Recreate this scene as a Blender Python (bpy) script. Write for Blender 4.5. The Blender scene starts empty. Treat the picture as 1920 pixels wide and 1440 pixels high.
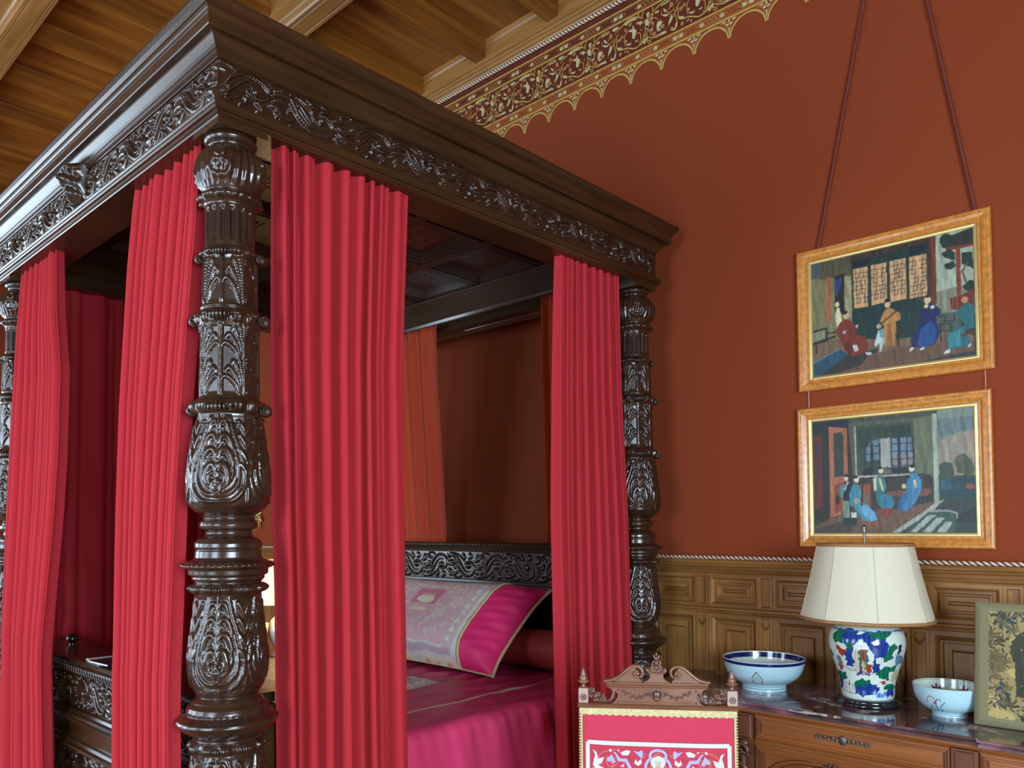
import bpy, math, random
import numpy as np
from math import pi, sin, cos, radians
from mathutils import Vector, Matrix, noise as mnoise
random.seed(7); RNG = np.random.RandomState(7)
SC = bpy.context.scene
COL = SC.collection

# ------------------------------------------------------------------ camera
def setup_camera():
    f, cy, yaw, pitch, roll = 1476.77, 937.9, 0.751927, 0.033798, -0.0072457
    fw = Vector((-sin(yaw)*cos(pitch), cos(yaw)*cos(pitch), sin(pitch)))
    r = Vector((cos(yaw), sin(yaw), 0)); u = r.cross(fw)
    r2 = r*cos(roll)+u*sin(roll); u2 = -r*sin(roll)+u*cos(roll)
    cam = bpy.data.cameras.new('camera'); o = bpy.data.objects.new('camera', cam); COL.objects.link(o)
    m = Matrix((r2, u2, -fw)).transposed().to_4x4(); m.translation = Vector((0, 0, 1.6))
    o.matrix_world = m
    cam.sensor_width = 36; cam.sensor_fit = 'HORIZONTAL'; cam.lens = f/1920*36
    cam.shift_y = (cy-720)/1920; cam.clip_start = .05; cam.clip_end = 60
    SC.camera = o
setup_camera()
SC.view_settings.view_transform = 'Standard'; SC.view_settings.look = 'None'
SC.view_settings.exposure = 0.15; SC.view_settings.gamma = 1; SC.view_settings.use_curve_mapping = False
SC.cycles.max_bounces = 8; SC.cycles.diffuse_bounces = 5; SC.cycles.glossy_bounces = 3
SC.cycles.use_denoising = True
SC.cycles.caustics_reflective = False; SC.cycles.caustics_refractive = False
SC.cycles.sample_clamp_indirect = 6

w = bpy.data.worlds.new('daylight'); SC.world = w; w.use_nodes = True
w.node_tree.nodes['Background'].inputs[0].default_value = (.62, .80, 1, 1)
w.node_tree.nodes['Background'].inputs[1].default_value = 1.0

def area(name, loc, size, sizey, energy, color, target, spread=180):
    l = bpy.data.lights.new(name, 'AREA'); l.shape = 'RECTANGLE'; l.size = size; l.size_y = sizey
    l.energy = energy; l.color = color; l.spread = radians(spread)
    o = bpy.data.objects.new(name, l); COL.objects.link(o); o.location = loc
    d = Vector(target)-Vector(loc); o.rotation_euler = d.to_track_quat('-Z', 'Z').to_euler()
    return o
# daylight through the tall windows (front, left and right walls)
DAY = (.66, .84, 1.0)
area('window_daylight', (-6.0, -3.10, 1.8), 1.7, 2.5, 140, DAY, (-5.0, 2, 1.0))
area('window_daylight', (-3.6, -3.10, 1.8), 1.5, 2.5, 75, DAY, (-3.6, 2, .6))
area('window_daylight', (-.9, -3.10, 1.8), 1.5, 2.5, 150, DAY, (-1.2, 2, 1.2))
area('window_daylight', (-7.90, -.9, 2.1), 1.9, 3.0, 150, DAY, (-2, .6, 1.4))
area('window_daylight', (2.50, -.2, 1.7), 1.6, 2.3, 310, DAY, (-3.0, 2.2, .3))
# sun entering through the right window, falling on the floor
_l = bpy.data.lights.new('sun', 'SUN'); _l.energy = 14; _l.angle = radians(1); _l.color = (1, .90, .74)
_o = bpy.data.objects.new('sun', _l); COL.objects.link(_o); _o.location = (6, 0, 5)
_o.rotation_euler = Vector((-cos(radians(38)), 0, -sin(radians(38)))).to_track_quat('-Z', 'Z').to_euler()

# ------------------------------------------------------------------ helpers
def s2l(c):
    c = np.asarray(c, float)/255.
    return np.where(c <= .04045, c/12.92, ((c+.055)/1.055)**2.4)

def lin(r, g, b, k=1.):
    c = s2l((r, g, b))*k
    return (float(c[0]), float(c[1]), float(c[2]), 1)

def mat(name, col=None, rough=.5, metal=0., spec=.5, attr=False, coat=0., bump=None, var=None, grain=None, sheen=0., trans=0., emit=None, attr_mul=1.):
    m = bpy.data.materials.new(name); m.use_nodes = True
    nt = m.node_tree; N = nt.nodes; Lk = nt.links; b = N['Principled BSDF']
    b.inputs['Roughness'].default_value = rough; b.inputs['Metallic'].default_value = metal
    b.inputs['Specular IOR Level'].default_value = spec
    if coat: b.inputs['Coat Weight'].default_value = coat; b.inputs['Coat Roughness'].default_value = .12
    if sheen: b.inputs['Sheen Weight'].default_value = sheen; b.inputs['Sheen Roughness'].default_value = .4
    tc = N.new('ShaderNodeTexCoord')
    src = None
    if attr:
        a = N.new('ShaderNodeAttribute'); a.attribute_name = 'Col'; src = a.outputs['Color']
    elif col is not None:
        b.inputs['Base Color'].default_value = col
    def nz(scale, vec=(1, 1, 1), detail=4, rot=(0, 0, 0), dist=0., space='Object'):
        mp = N.new('ShaderNodeMapping'); mp.inputs['Scale'].default_value = vec; mp.inputs['Rotation'].default_value = rot
        Lk.new(tc.outputs[space], mp.inputs[0])
        t = N.new('ShaderNodeTexNoise'); t.inputs['Scale'].default_value = scale; t.inputs['Detail'].default_value = detail
        t.inputs['Distortion'].default_value = dist
        Lk.new(mp.outputs[0], t.inputs['Vector']); return t
    if grain:   # (scalevec, dark colour, strength) two colour wood
        sv, c2, sc = grain[0], grain[1], grain[2]
        t = nz(sc, sv, 6, dist=.6); rp = N.new('ShaderNodeValToRGB')
        rp.color_ramp.elements[0].position = .3; rp.color_ramp.elements[1].position = .72
        rp.color_ramp.elements[0].color = c2; rp.color_ramp.elements[1].color = col
        Lk.new(t.outputs[0], rp.inputs[0])
        t2 = nz(sc*.13, (1, 1, 1), 2); mx = N.new('ShaderNodeMix'); mx.data_type = 'RGBA'; mx.blend_type = 'MULTIPLY'
        mx.inputs[0].default_value = .5
        r2 = N.new('ShaderNodeValToRGB'); r2.color_ramp.elements[0].position = .35; r2.color_ramp.elements[1].position = .7
        r2.color_ramp.elements[0].color = (.45, .42, .4, 1); r2.color_ramp.elements[1].color = (1.15, 1.1, 1.05, 1)
        Lk.new(t2.outputs[0], r2.inputs[0]); Lk.new(rp.outputs[0], mx.inputs[6]); Lk.new(r2.outputs[0], mx.inputs[7])
        src = mx.outputs[2]
    if var:     # (scale, amount) brightness mottling
        t = nz(var[0], var[2] if len(var) > 2 else (1, 1, 1), 5)
        r = N.new('ShaderNodeMapRange'); r.inputs[1].default_value = .3; r.inputs[2].default_value = .7
        r.inputs[3].default_value = 1-var[1]; r.inputs[4].default_value = 1+var[1]
        Lk.new(t.outputs[0], r.inputs[0])
        h = N.new('ShaderNodeHueSaturation')
        if src is None: h.inputs['Color'].default_value = col
        else: Lk.new(src, h.inputs['Color'])
        Lk.new(r.outputs[0], h.inputs['Value']); src = h.outputs[0]
    if src is not None: Lk.new(src, b.inputs['Base Color'])
    if bump:    # (scale, strength, vec)
        t = nz(bump[0], bump[2] if len(bump) > 2 else (1, 1, 1), 3)
        bp = N.new('ShaderNodeBump'); bp.inputs['Strength'].default_value = bump[1]; bp.inputs['Distance'].default_value = .002
        Lk.new(t.outputs[0], bp.inputs['Height']); Lk.new(bp.outputs[0], b.inputs['Normal'])
    if emit:
        b.inputs['Emission Color'].default_value = emit[0]; b.inputs['Emission Strength'].default_value = emit[1]
    if trans:
        d = N.new('ShaderNodeBsdfTranslucent'); ms = N.new('ShaderNodeMixShader'); ms.inputs[0].default_value = trans
        if src is not None: Lk.new(src, d.inputs[0])
        else: d.inputs[0].default_value = col
        Lk.new(b.outputs[0], ms.inputs[1]); Lk.new(d.outputs[0], ms.inputs[2])
        Lk.new(ms.outputs[0], N['Material Output'].inputs[0])
    return m

def link(name, me, m=None, parent=None):
    o = bpy.data.objects.new(name, me); COL.objects.link(o)
    if m is not None:
        for mm in (m if isinstance(m, (list, tuple)) else [m]): me.materials.append(mm)
    if parent: o.parent = parent
    return o
def tag(o, label=None, cat=None, group=None, kind=None):
    if label: o['label'] = label
    if cat: o['category'] = cat
    if group: o['group'] = group
    if kind: o['kind'] = kind
    return o
def empty(name, loc, rz, label, cat, group=None):
    o = bpy.data.objects.new(name, None); COL.objects.link(o); o.location = loc; o.rotation_euler = (0, 0, rz)
    o.empty_display_size = .1
    return tag(o, label, cat, group)
def struct(o): o['kind'] = 'structure'; return o

class MB:
    """collects faces for one mesh"""
    def __init__(s): s.v = []; s.f = []; s.mi = []; s.sm = []
    def add(s, vs, fs, mi=0, smooth=False):
        k = len(s.v); s.v.extend([tuple(map(float, p)) for p in vs])
        for f in fs: s.f.append(tuple(i+k for i in f)); s.mi.append(mi); s.sm.append(smooth)
        return s
    def box(s, x0, x1, y0, y1, z0, z1, mi=0):
        v = [(x0, y0, z0), (x1, y0, z0), (x1, y1, z0), (x0, y1, z0), (x0, y0, z1), (x1, y0, z1), (x1, y1, z1), (x0, y1, z1)]
        return s.add(v, [(0, 3, 2, 1), (4, 5, 6, 7), (0, 1, 5, 4), (1, 2, 6, 5), (2, 3, 7, 6), (3, 0, 4, 7)], mi)
    def prism(s, pts, a, b, fn, mi=0, smooth=False, caps=True):
        """closed outline pts (p,q) extruded from a to b, fn(p,q,t)->xyz"""
        n = len(pts); v = [fn(p, q, a) for p, q in pts]+[fn(p, q, b) for p, q in pts]
        f = [(i, (i+1) % n, n+(i+1) % n, n+i) for i in range(n)]
        s.add(v, f, mi, smooth)
        if caps: s.add(v[:n], [tuple(range(n))[::-1]], mi); s.add(v[n:], [tuple(range(n))], mi)
        return s
    def sweep(s, prof, path, closed=False, mi=0, smooth=False):
        """prof: list of (off, z); path: list of (x,y,nx,ny) mitre vectors"""
        n = len(prof); v = []
        for (x, y, nx, ny) in path:
            for (o, z) in prof: v.append((x+nx*o, y+ny*o, z))
        m = len(path); f = []
        for j in range(m if closed else m-1):
            k = (j+1) % m
            for i in range(n-1): f.append((j*n+i, k*n+i, k*n+i+1, j*n+i+1))
        return s.add(v, f, mi, smooth)
    def lathe(s, prof, seg=32, c=(0, 0, 0), mi=0, smooth=True, caps=False, ax=None):
        v = []; n = len(prof)
        for j in range(seg):
            a = 2*pi*j/seg
            for (r, z) in prof:
                p = (r*cos(a), r*sin(a), z)
                if ax: p = ax(p)
                v.append((c[0]+p[0], c[1]+p[1], c[2]+p[2]))
        f = []
        for j in range(seg):
            k = (j+1) % seg
            for i in range(n-1): f.append((j*n+i, k*n+i, k*n+i+1, j*n+i+1))
        s.add(v, f, mi, smooth)
        if caps:
            s.add([v[j*n] for j in range(seg)], [tuple(range(seg))[::-1]], mi); s.add([v[j*n+n-1] for j in range(seg)], [tuple(range(seg))], mi)
        return s
    def tube(s, pts, r, seg=8, mi=0, caps=True, closed=False):
        P = [Vector(p) for p in pts]; n = len(P); R = r if hasattr(r, '__len__') else [r]*n
        ref = None; v = []
        for i in range(n):
            if closed: t = P[(i+1) % n]-P[i-1]
            else: t = P[min(i+1, n-1)]-P[max(i-1, 0)]
            t.normalize()
            if ref is None:
                ref = Vector((0, 0, 1)) if abs(t.z) < .9 else Vector((1, 0, 0))
            a = (ref-t*ref.dot(t)).normalized(); b = t.cross(a); ref = a
            for k in range(seg):
                q = P[i]+(a*cos(2*pi*k/seg)+b*sin(2*pi*k/seg))*R[i]; v.append(q)
        f = []
        for i in range(n if closed else n-1):
            j = (i+1) % n
            for k in range(seg): f.append((i*seg+k, i*seg+(k+1) % seg, j*seg+(k+1) % seg, j*seg+k))
        s.add(v, f, mi, True)
        if caps and not closed: s.add(v[:seg], [tuple(range(seg))[::-1]], mi); s.add(v[-seg:], [tuple(range(seg))], mi)
        return s
    def ball(s, c, r, sx=1, sy=1, sz=1, seg=10, mi=0):
        pr = [(max(1e-4, cos(a)), sin(a)) for a in np.linspace(-pi/2, pi/2, seg//2+2)]
        return s.lathe([(p*r, q*r) for p, q in pr], seg, c, mi, True, False, ax=lambda p: (p[0]*sx, p[1]*sy, p[2]*sz))
    def build(s, name, m=None, parent=None, bevel=0., bseg=2):
        me = bpy.data.meshes.new(name); me.from_pydata(s.v, [], s.f)
        me.polygons.foreach_set('material_index', s.mi); me.polygons.foreach_set('use_smooth', s.sm)
        me.validate(); me.update()
        o = link(name, me, m, parent)
        if bevel:
            b = o.modifiers.new('bevel', 'BEVEL'); b.width = bevel; b.segments = bseg; b.limit_method = 'ANGLE'
        return o

def grid_mesh(name, V, C=None, wrap=False, flip=False):
    """V: (nv,nu,3) array; quads; optional colours (nv,nu,3) linear"""
    nv, nu = V.shape[:2]; me = bpy.data.meshes.new(name)
    me.vertices.add(nv*nu); me.vertices.foreach_set('co', V.astype(np.float32).ravel())
    I = np.arange(nv*nu).reshape(nv, nu)
    if wrap: A = I; B = np.roll(I, -1, 1)
    else: A = I[:, :-1]; B = I[:, 1:]
    q = np.stack([A[:-1], B[:-1], B[1:], A[1:]], -1).reshape(-1, 4)
    if flip: q = q[:, ::-1]
    n = len(q); me.loops.add(n*4); me.loops.foreach_set('vertex_index', q.astype(np.int32).ravel())
    me.polygons.add(n); me.polygons.foreach_set('loop_start', np.arange(0, n*4, 4, dtype=np.int32))
    me.polygons.foreach_set('loop_total', np.full(n, 4, np.int32))
    me.polygons.foreach_set('use_smooth', np.ones(n, bool))
    me.update(calc_edges=True)
    if C is not None:
        a = me.color_attributes.new('Col', 'FLOAT_COLOR', 'POINT')
        cc = np.ones((nv*nu, 4), np.float32); cc[:, :3] = C.reshape(-1, 3); a.data.foreach_set('color', cc.ravel())
    return me

def spline(pts, n=24):
    P = np.array(pts, float)
    if len(P) == 2: return np.linspace(P[0], P[1], n)
    Q = np.vstack([2*P[0]-P[1], P, 2*P[-1]-P[-2]]); out = []
    m = len(P)-1; k = max(2, n//m)
    for i in range(m):
        p0, p1, p2, p3 = Q[i:i+4]
        t = np.linspace(0, 1, k, endpoint=(i == m-1))[:, None]
        out.append(.5*((2*p1)+(-p0+p2)*t+(2*p0-5*p1+4*p2-p3)*t**2+(-p0+3*p1-3*p2+p3)*t**3))
    return np.vstack(out)

class Canvas:
    """little rasteriser for painted decoration; unit coordinates, u right, v up"""
    def __init__(s, nu, nv, bg):
        s.nu, s.nv = nu*2, nv*2; s.a = np.ones((s.nv, s.nu, 3))*s2l(bg)
        u = (np.arange(s.nu)+.5)/s.nu; v = (np.arange(s.nv)+.5)/s.nv
        s.U, s.V = np.meshgrid(u, v); s.asp = nv/nu
        s.U0, s.V0 = s.U, s.V; s.tex = None
    def warp(s, amp, freq, seed=1):
        """hand drawn wobble of the outlines"""
        rs = np.random.RandomState(seed); dU = 0*s.U0; dV = 0*s.V0
        for i in range(14):
            f = freq*rs.uniform(.5, 2.2); a = rs.uniform(0, 2*pi); p = rs.uniform(0, 6); q = rs.uniform(0, 6)
            w_ = f*(s.U0*cos(a)+s.V0*s.asp*sin(a)); dU = dU+np.sin(w_+p)/14**.5; dV = dV+np.sin(w_+q)/14**.5
        s.U = s.U0+amp*dU; s.V = s.V0+amp/s.asp*dV
    def brush(s, amt, freq, seed=3):
        """streaky brushwork inside painted shapes"""
        rs = np.random.RandomState(seed); t = 0*s.U0
        for i in range(18):
            f = freq*rs.uniform(.4, 2.5); a = rs.uniform(-.5, .5); t = t+np.sin(f*(s.U0*cos(a)+s.V0*s.asp*sin(a)*.5)+rs.uniform(0, 6)+1.5*np.sin(s.V0*rs.uniform(5, 25)))/18**.5
        s.tex = np.clip(1+amt*t, .4, 1.7)
    def win(s, u0, u1, v0, v1):
        m = 30; a = max(0, int(u0*s.nu)-m); b = min(s.nu, int(u1*s.nu)+m); c = max(0, int(v0*s.nv)-m); d = min(s.nv, int(v1*s.nv)+m)
        return slice(c, d), slice(a, b)
    def poly(s, pts, col):
        P = np.array(pts); sl = s.win(P[:, 0].min(), P[:, 0].max(), P[:, 1].min(), P[:, 1].max())
        U, V = s.U[sl], s.V[sl]
        if U.size == 0: return
        ins = np.zeros(U.shape, bool); n = len(P)
        for i in range(n):
            x1, y1 = P[i]; x2, y2 = P[(i+1) % n]
            if y1 == y2: continue
            c = ((V < y1) != (V < y2)) & (U < (x2-x1)*(V-y1)/(y2-y1)+x1); ins ^= c
        if s.tex is None: s.a[sl][ins] = s2l(col)
        else: s.a[sl][ins] = s2l(col)[None]*np.roll(s.tex, int(1e4*pts[0][0]) % 97, 1)[sl][ins][:, None]
    def disc(s, c, rx, ry, col):
        sl = s.win(c[0]-rx, c[0]+rx, c[1]-ry, c[1]+ry)
        if s.U[sl].size: s.a[sl][((s.U[sl]-c[0])/rx)**2+((s.V[sl]-c[1])/ry)**2 <= 1] = s2l(col)
    def line(s, pts, w, col, curve=False):
        P = spline(pts, 24) if curve else np.array(pts, float)
        for i in range(len(P)-1):
            a, b = P[i], P[i+1]; r = w/2
            sl = s.win(min(a[0], b[0])-r, max(a[0], b[0])+r, min(a[1], b[1])-r/s.asp, max(a[1], b[1])+r/s.asp)
            U, V = s.U[sl], s.V[sl]*s.asp
            if U.size == 0: continue
            A = np.array([a[0], a[1]*s.asp]); B = np.array([b[0], b[1]*s.asp]); d = B-A; L = max(1e-12, d@d)
            t = np.clip(((U-A[0])*d[0]+(V-A[1])*d[1])/L, 0, 1)
            s.a[sl][(U-A[0]-t*d[0])**2+(V-A[1]-t*d[1])**2 <= r*r] = s2l(col)
    def run(s, ops):
        for t in ops:
            if t[0] == 'p': s.poly(t[2], t[1])
            elif t[0] == 'l': s.line(t[3], t[2], t[1])
            elif t[0] == 'e': s.disc(t[2], t[3], t[4], t[1])
    def out(s, gamma_noise=0., blur=0):
        a = s.a.reshape(s.nv//2, 2, s.nu//2, 2, 3).mean((1, 3))
        for _ in range(blur):
            p = np.pad(a, ((1, 1), (1, 1), (0, 0)), 'edge')
            a = (p[:-2, 1:-1]+p[2:, 1:-1]+p[1:-1, :-2]+p[1:-1, 2:]+2*a)/6
        if gamma_noise: a = a*(1+gamma_noise*(RNG.rand(*a.shape[:2], 1)-.5))
        return a

class Relief:
    """height map carved with rounded strokes; metric coordinates"""
    def __init__(s, L, H, res, wrap=False):
        s.nu = int(round(L/res)); s.nv = int(round(H/res))+1; s.L, s.H = L, H
        s.du = L/s.nu; s.dv = H/(s.nv-1); s.h = np.zeros((s.nv, s.nu)); s.wrap = wrap
    def stamp(s, x, y, r, h):
        i0, i1 = int((x-r)/s.du), int((x+r)/s.du)+2; j0, j1 = max(0, int((y-r)/s.dv)), min(s.nv, int((y+r)/s.dv)+2)
        if j1 <= j0: return
        I = np.arange(i0, i1); J = np.arange(j0, j1)
        D = ((I*s.du-x)[None]/r)**2+((J*s.dv-y)[:, None]/r)**2
        z = h*np.sqrt(np.clip(1-D, 0, 1))
        if s.wrap: I2 = I % s.nu
        else:
            ok = (I >= 0) & (I < s.nu); I2 = I[ok]; z = z[:, ok]
        ix = np.ix_(J, I2); s.h[ix] = np.maximum(s.h[ix], z)
    def stroke(s, pts, r, h, n=28, prof='taper'):
        P = spline(pts, n); m = len(P)
        for i, (x, y) in enumerate(P):
            t = i/(m-1)
            if prof == 'taper': k = 1-.75*t
            elif prof == 'leaf': k = .35+.65*sin(pi*min(1, t*1.02)**.8)
            elif prof == 'drop': k = .3+.7*t**.8 if t < .85 else .94
            else: k = 1
            s.stamp(x, y, max(s.du*1.2, r*k), h*(.45+.55*k))
    def spiral(s, cx, cy, R, turns, a0, r, h, sgn=1, end=.12):
        n = int(26*turns)+4; P = []
        for i in range(n):
            t = i/(n-1); a = a0+sgn*turns*2*pi*t; q = R*((1-t)+end*t)
            P.append((cx+q*cos(a), cy+q*sin(a)))
        for i, (x, y) in enumerate(P):
            t = i/(n-1); s.stamp(x, y, max(s.du*1.3, r*(1-.55*t)), h)
        s.stamp(cx, cy, R*.3, h*1.25)

def rinceau(L, H, period, res, k=1.):
    """carved running acanthus scroll, periodic"""
    R = Relief(period, H, res, wrap=True)
    for half in (0, 1):
        f = 1 if half == 0 else -1; X0 = period*(.25+.5*half); cy = H*.5
        Y = lambda y: cy+f*y*H
        X = lambda x: X0+x*period
        asp = period/H
        # long plume that sweeps over and becomes the volute
        R.stroke([(X(-.33), Y(-.44)), (X(-.24), Y(-.20)), (X(-.17), Y(.16)), (X(-.07), Y(.38)), (X(.05), Y(.34)), (X(.10), Y(.10)), (X(.05), Y(-.12)), (X(-.04), Y(-.12)), (X(-.06), Y(.04)), (X(-.01), Y(.12))], H*.080*k, .013*k, 60)
        R.stroke([(X(-.28), Y(-.46)), (X(-.19), Y(-.22)), (X(-.12), Y(.05)), (X(-.06), Y(.22)), (X(.02), Y(.22))], H*.055*k, .010*k, 40, 'leaf')
        R.stroke([(X(-.22), Y(-.46)), (X(-.13), Y(-.28)), (X(-.08), Y(-.16)), (X(-.07), Y(0))], H*.05*k, .009*k, 30, 'leaf')
        R.stamp(X(0), Y(.0), H*.115, .016*k)
        # broad leaf fingers on the outside of the volute
        for P, r_ in [([(.11, .30), (.17, .40), (.24, .42), (.30, .34)], .070), ([(.13, .16), (.20, .24), (.28, .22), (.31, .12)], .075), ([(.13, 0), (.19, .04), (.24, .0), (.25, -.10)], .065),
                      ([(.10, -.16), (.15, -.18), (.18, -.26), (.16, -.36)], .060), ([(.0, -.24), (.04, -.30), (.05, -.38), (.02, -.44)], .055), ([(-.08, -.22), (-.07, -.32), (-.10, -.42)], .045), ([(-.20, .22), (-.25, .32), (-.31, .34), (-.35, .26)], .055), ([(-.13, .38), (-.18, .46), (-.24, .46)], .045)]:
            R.stroke([(X(p[0]), Y(p[1])) for p in P], H*r_*1.25*k, .013*k, 26, 'leaf')
            R.stamp(X(P[-1][0]), Y(P[-1][1]), H*.060, .015*k)
        # finer veins in the stem fan
        for j, q in enumerate((-.40, -.36, .18, .22)):
            R.stroke([(X(q), Y(-.44 if j < 2 else -.40)), (X(q+.04), Y(-.28)), (X(q+.10), Y(-.12 if j < 2 else -.30))], H*.028, .007*k, 20, 'leaf')
    return R

def carved_panel(name, L, H, origin, ud, nd, period, res, m, parent, k=1., vd=(0, 0, 1), border=.0):
    """panel of carved scrollwork, ud = unit direction along, nd = outward normal"""
    n = max(1, int(round(L/period))); R = rinceau(L, H, L/n, res, k)
    h = np.tile(R.h, (1, n)); h = np.hstack([h, h[:, :1]])
    nv, nu = h.shape; u = np.linspace(0, L, nu); v = np.linspace(0, H, nv)
    if border:
        e = np.minimum(np.minimum(u, L-u)[None]/border, np.minimum(v, H-v)[:, None]/border); h = h*np.clip(e, 0, 1)
    O, ud, nd, vd = map(np.array, (origin, ud, nd, vd))
    V = O+u[None, :, None]*ud+v[:, None, None]*vd+h[:, :, None]*nd
    me = grid_mesh(name, V); o = link(name, me, m, parent); return o

def ribbon(mb, P, w, fn, mi=0):
    """flat ribbon along 2D points P with width w (scalar or list); fn maps 2D->3D"""
    P = np.array(P, float); n = len(P); T = np.gradient(P, axis=0); T /= (np.linalg.norm(T, axis=1)[:, None]+1e-9)
    Nn = np.stack([-T[:, 1], T[:, 0]], 1); W = (np.array(w)*np.ones(n))[:, None]/2
    a = P+Nn*W; b = P-Nn*W
    v = [fn(*p) for p in a]+[fn(*p) for p in b]
    mb.add(v, [(n+i, n+i+1, i+1, i) for i in range(n-1)], mi)
def flatpoly(mb, pts, fn, mi=0, smooth_n=0):
    P = spline(list(pts)+[pts[0]], smooth_n)[:-1] if smooth_n else np.array(pts)
    A = .5*sum(P[i][0]*P[(i+1) % len(P)][1]-P[(i+1) % len(P)][0]*P[i][1] for i in range(len(P)))
    if A < 0: P = P[::-1]
    c = P.mean(0)
    mb.add([fn(*p) for p in P], [tuple(range(len(P)))], mi)
def disc2(mb, c, r, fn, mi=0, n=12):
    mb.add([fn(c[0]+r*cos(2*pi*i/n), c[1]+r*sin(2*pi*i/n)) for i in range(n)], [tuple(range(n))], mi)

# ------------------------------------------------------------------ materials
M = {}
M['wall'] = mat('red_wall_fabric', (.245, .047, .016, 1), .85, spec=.12, var=(300, .08), bump=(900, .25))
M['border_ground'] = mat('border_dark_red', (.115, .018, .006, 1), .7, spec=.3, var=(30, .2))
M['border_orange'] = mat('border_russet', (.27, .055, .012, 1), .7, spec=.3, var=(30, .2))
M['gold_line'] = mat('gold_paint', (.62, .42, .10, 1), .45, metal=.25, var=(40, .15))
M['gold_leaf'] = mat('pale_gold_paint', (.56, .49, .24, 1), .5, metal=.15, var=(40, .15))
M['gold_copper'] = mat('copper_paint', (.58, .27, .09, 1), .5, metal=.2)
M['ceil_x'] = mat('ceiling_oak_beams', (.48, .225, .062, 1), .36, spec=.5, grain=((1.0, 14, 14), (.28, .125, .032, 1), 2.0))
M['ceil_y'] = mat('ceiling_oak_boards', (.46, .165, .024, 1), .36, spec=.4, grain=((12, .8, 12), (.22, .070, .009, 1), 1.6))
M['panel'] = mat('wainscot_oak', (.36, .165, .044, 1), .42, spec=.35, grain=((10, 10, .8), (.17, .072, .018, 1), 2.5))
M['panel_h'] = mat('wainscot_oak_rails', (.34, .155, .042, 1), .42, spec=.35, grain=((.8, 10, 10), (.17, .072, .018, 1), 2.5))
M['oak'] = mat('dark_carved_oak', (.030, .013, .006, 1), .25, spec=.62, coat=.15, var=(14, .35), bump=(160, .12, (1, 1, .12)))
M['oak_x'] = mat('dark_oak_boards', (.040, .017, .006, 1), .27, spec=.5, coat=.0, var=(8, .4, (.3, .3, 5)), bump=(90, .2, (.06, 1, 1)))
M['oak_red'] = mat('reddish_oak', (.085, .030, .014, 1), .4, spec=.5, coat=.2, var=(8, .3))
M['tester'] = mat('tester_wood', (.040, .014, .008, 1), .42, spec=.5, var=(8, .3))
M['tester_edge'] = mat('tester_edge_wood', (.085, .045, .030, 1), .22, spec=.7, coat=.4)  # tone raised above the tester wood to suggest reflections on coffer edges
M['curtain'] = mat('red_wool_curtain', (.45, .027, .036, 1), .9, spec=.12, bump=(700, .15), trans=.05)
M['curtain_in'] = mat('russet_curtain', (.42, .045, .012, 1), .75, spec=.25, sheen=.2, bump=(700, .15), trans=.05)
M['silk'] = mat('crimson_silk', (.42, .022, .075, 1), .42, spec=.35, attr=True, bump=(40, .25))
M['silk_plain'] = mat('crimson_silk_plain', (.34, .035, .030, 1), .5, spec=.3, bump=(40, .2))
M['cream'] = mat('cream_braid', (.54, .46, .22, 1), .7, var=(200, .25), bump=(500, .5))
M['walnut'] = mat('walnut_commode', (.36, .125, .032, 1), .38, spec=.35, grain=((.8, 9, 9), (.22, .066, .016, 1), 2.5))
M['walnut_v'] = mat('walnut_commode_stiles', (.20, .062, .022, 1), .38, spec=.5, coat=.2, grain=((9, 9, 1.0), (.09, .028, .010, 1), 3.0))
M['walnut_dk'] = mat('carved_walnut', (.11, .042, .020, 1), .36, spec=.5, coat=.2, var=(20, .3))
M['chair_wood'] = mat('chair_walnut', (.27, .115, .058, 1), .35, spec=.6, coat=.3, grain=((1.5, 9, 9), (.17, .068, .034, 1), 6.0))
M['chair_carve'] = mat('chair_carving', (.12, .05, .032, 1), .3, spec=.6, coat=.3)
M['chair_pale'] = mat('chair_pale_wood', (.40, .27, .20, 1), .5)
M['felt'] = mat('crimson_wool_felt', (.50, .030, .070, 1), .9, sheen=.1, bump=(900, .3))
M['emb_white'] = mat('white_applique', (.58, .58, .52, 1), .85, bump=(700, .3))
M['emb_lav'] = mat('lavender_applique', (.36, .36, .56, 1), .85)
M['emb_brown'] = mat('rust_applique', (.33, .055, .02, 1), .8)
M['emb_cord'] = mat('tan_cord', (.48, .26, .10, 1), .6)
M['frame_wood'] = mat('maple_frame', (.55, .21, .035, 1), .33, spec=.5, coat=.35, var=(60, .28), bump=(120, .15))
M['gilt'] = mat('gilt_slip', (.86, .68, .28, 1), .28, metal=.75)
M['paint'] = mat('oil_painting', rough=.45, spec=.4, attr=True, var=(70, .10))
M['porcelain'] = mat('glazed_porcelain', rough=.12, spec=.55, attr=True, coat=.4)
M['shade'] = mat('cream_silk_shade', (.80, .74, .55, 1), .8, trans=.25, var=(60, .05, (6, 6, .3)))
M['shade_trim'] = mat('shade_braid', (.36, .17, .06, 1), .6, var=(300, .5), bump=(600, .8))
M['ebony'] = mat('ebonised_wood', (.010, .012, .014, 1), .15, spec=.6, coat=.5)
M['brass'] = mat('aged_brass', (.20, .17, .12, 1), .4, metal=.8)
M['pewter'] = mat('pewter_mount', (.16, .15, .13, 1), .4, metal=.7)
M['cord'] = mat('picture_cord', (.16, .030, .022, 1), .8, bump=(300, .8))
M['rope_w'] = mat('cream_rope', (.66, .60, .44, 1), .6)
M['rope_r'] = mat('red_rope', (.20, .05, .03, 1), .6)
M['brocade'] = mat('brocade', rough=.75, attr=True, sheen=.2, bump=(500, .4))
M['wire'] = mat('hanging_wire', (.5, .5, .5, 1), .4, metal=.6)
M['floor'] = mat('parquet', (.30, .15, .06, 1), .3, spec=.5, grain=((1, 8, 8), (.16, .07, .03, 1), 3.0))
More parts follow.
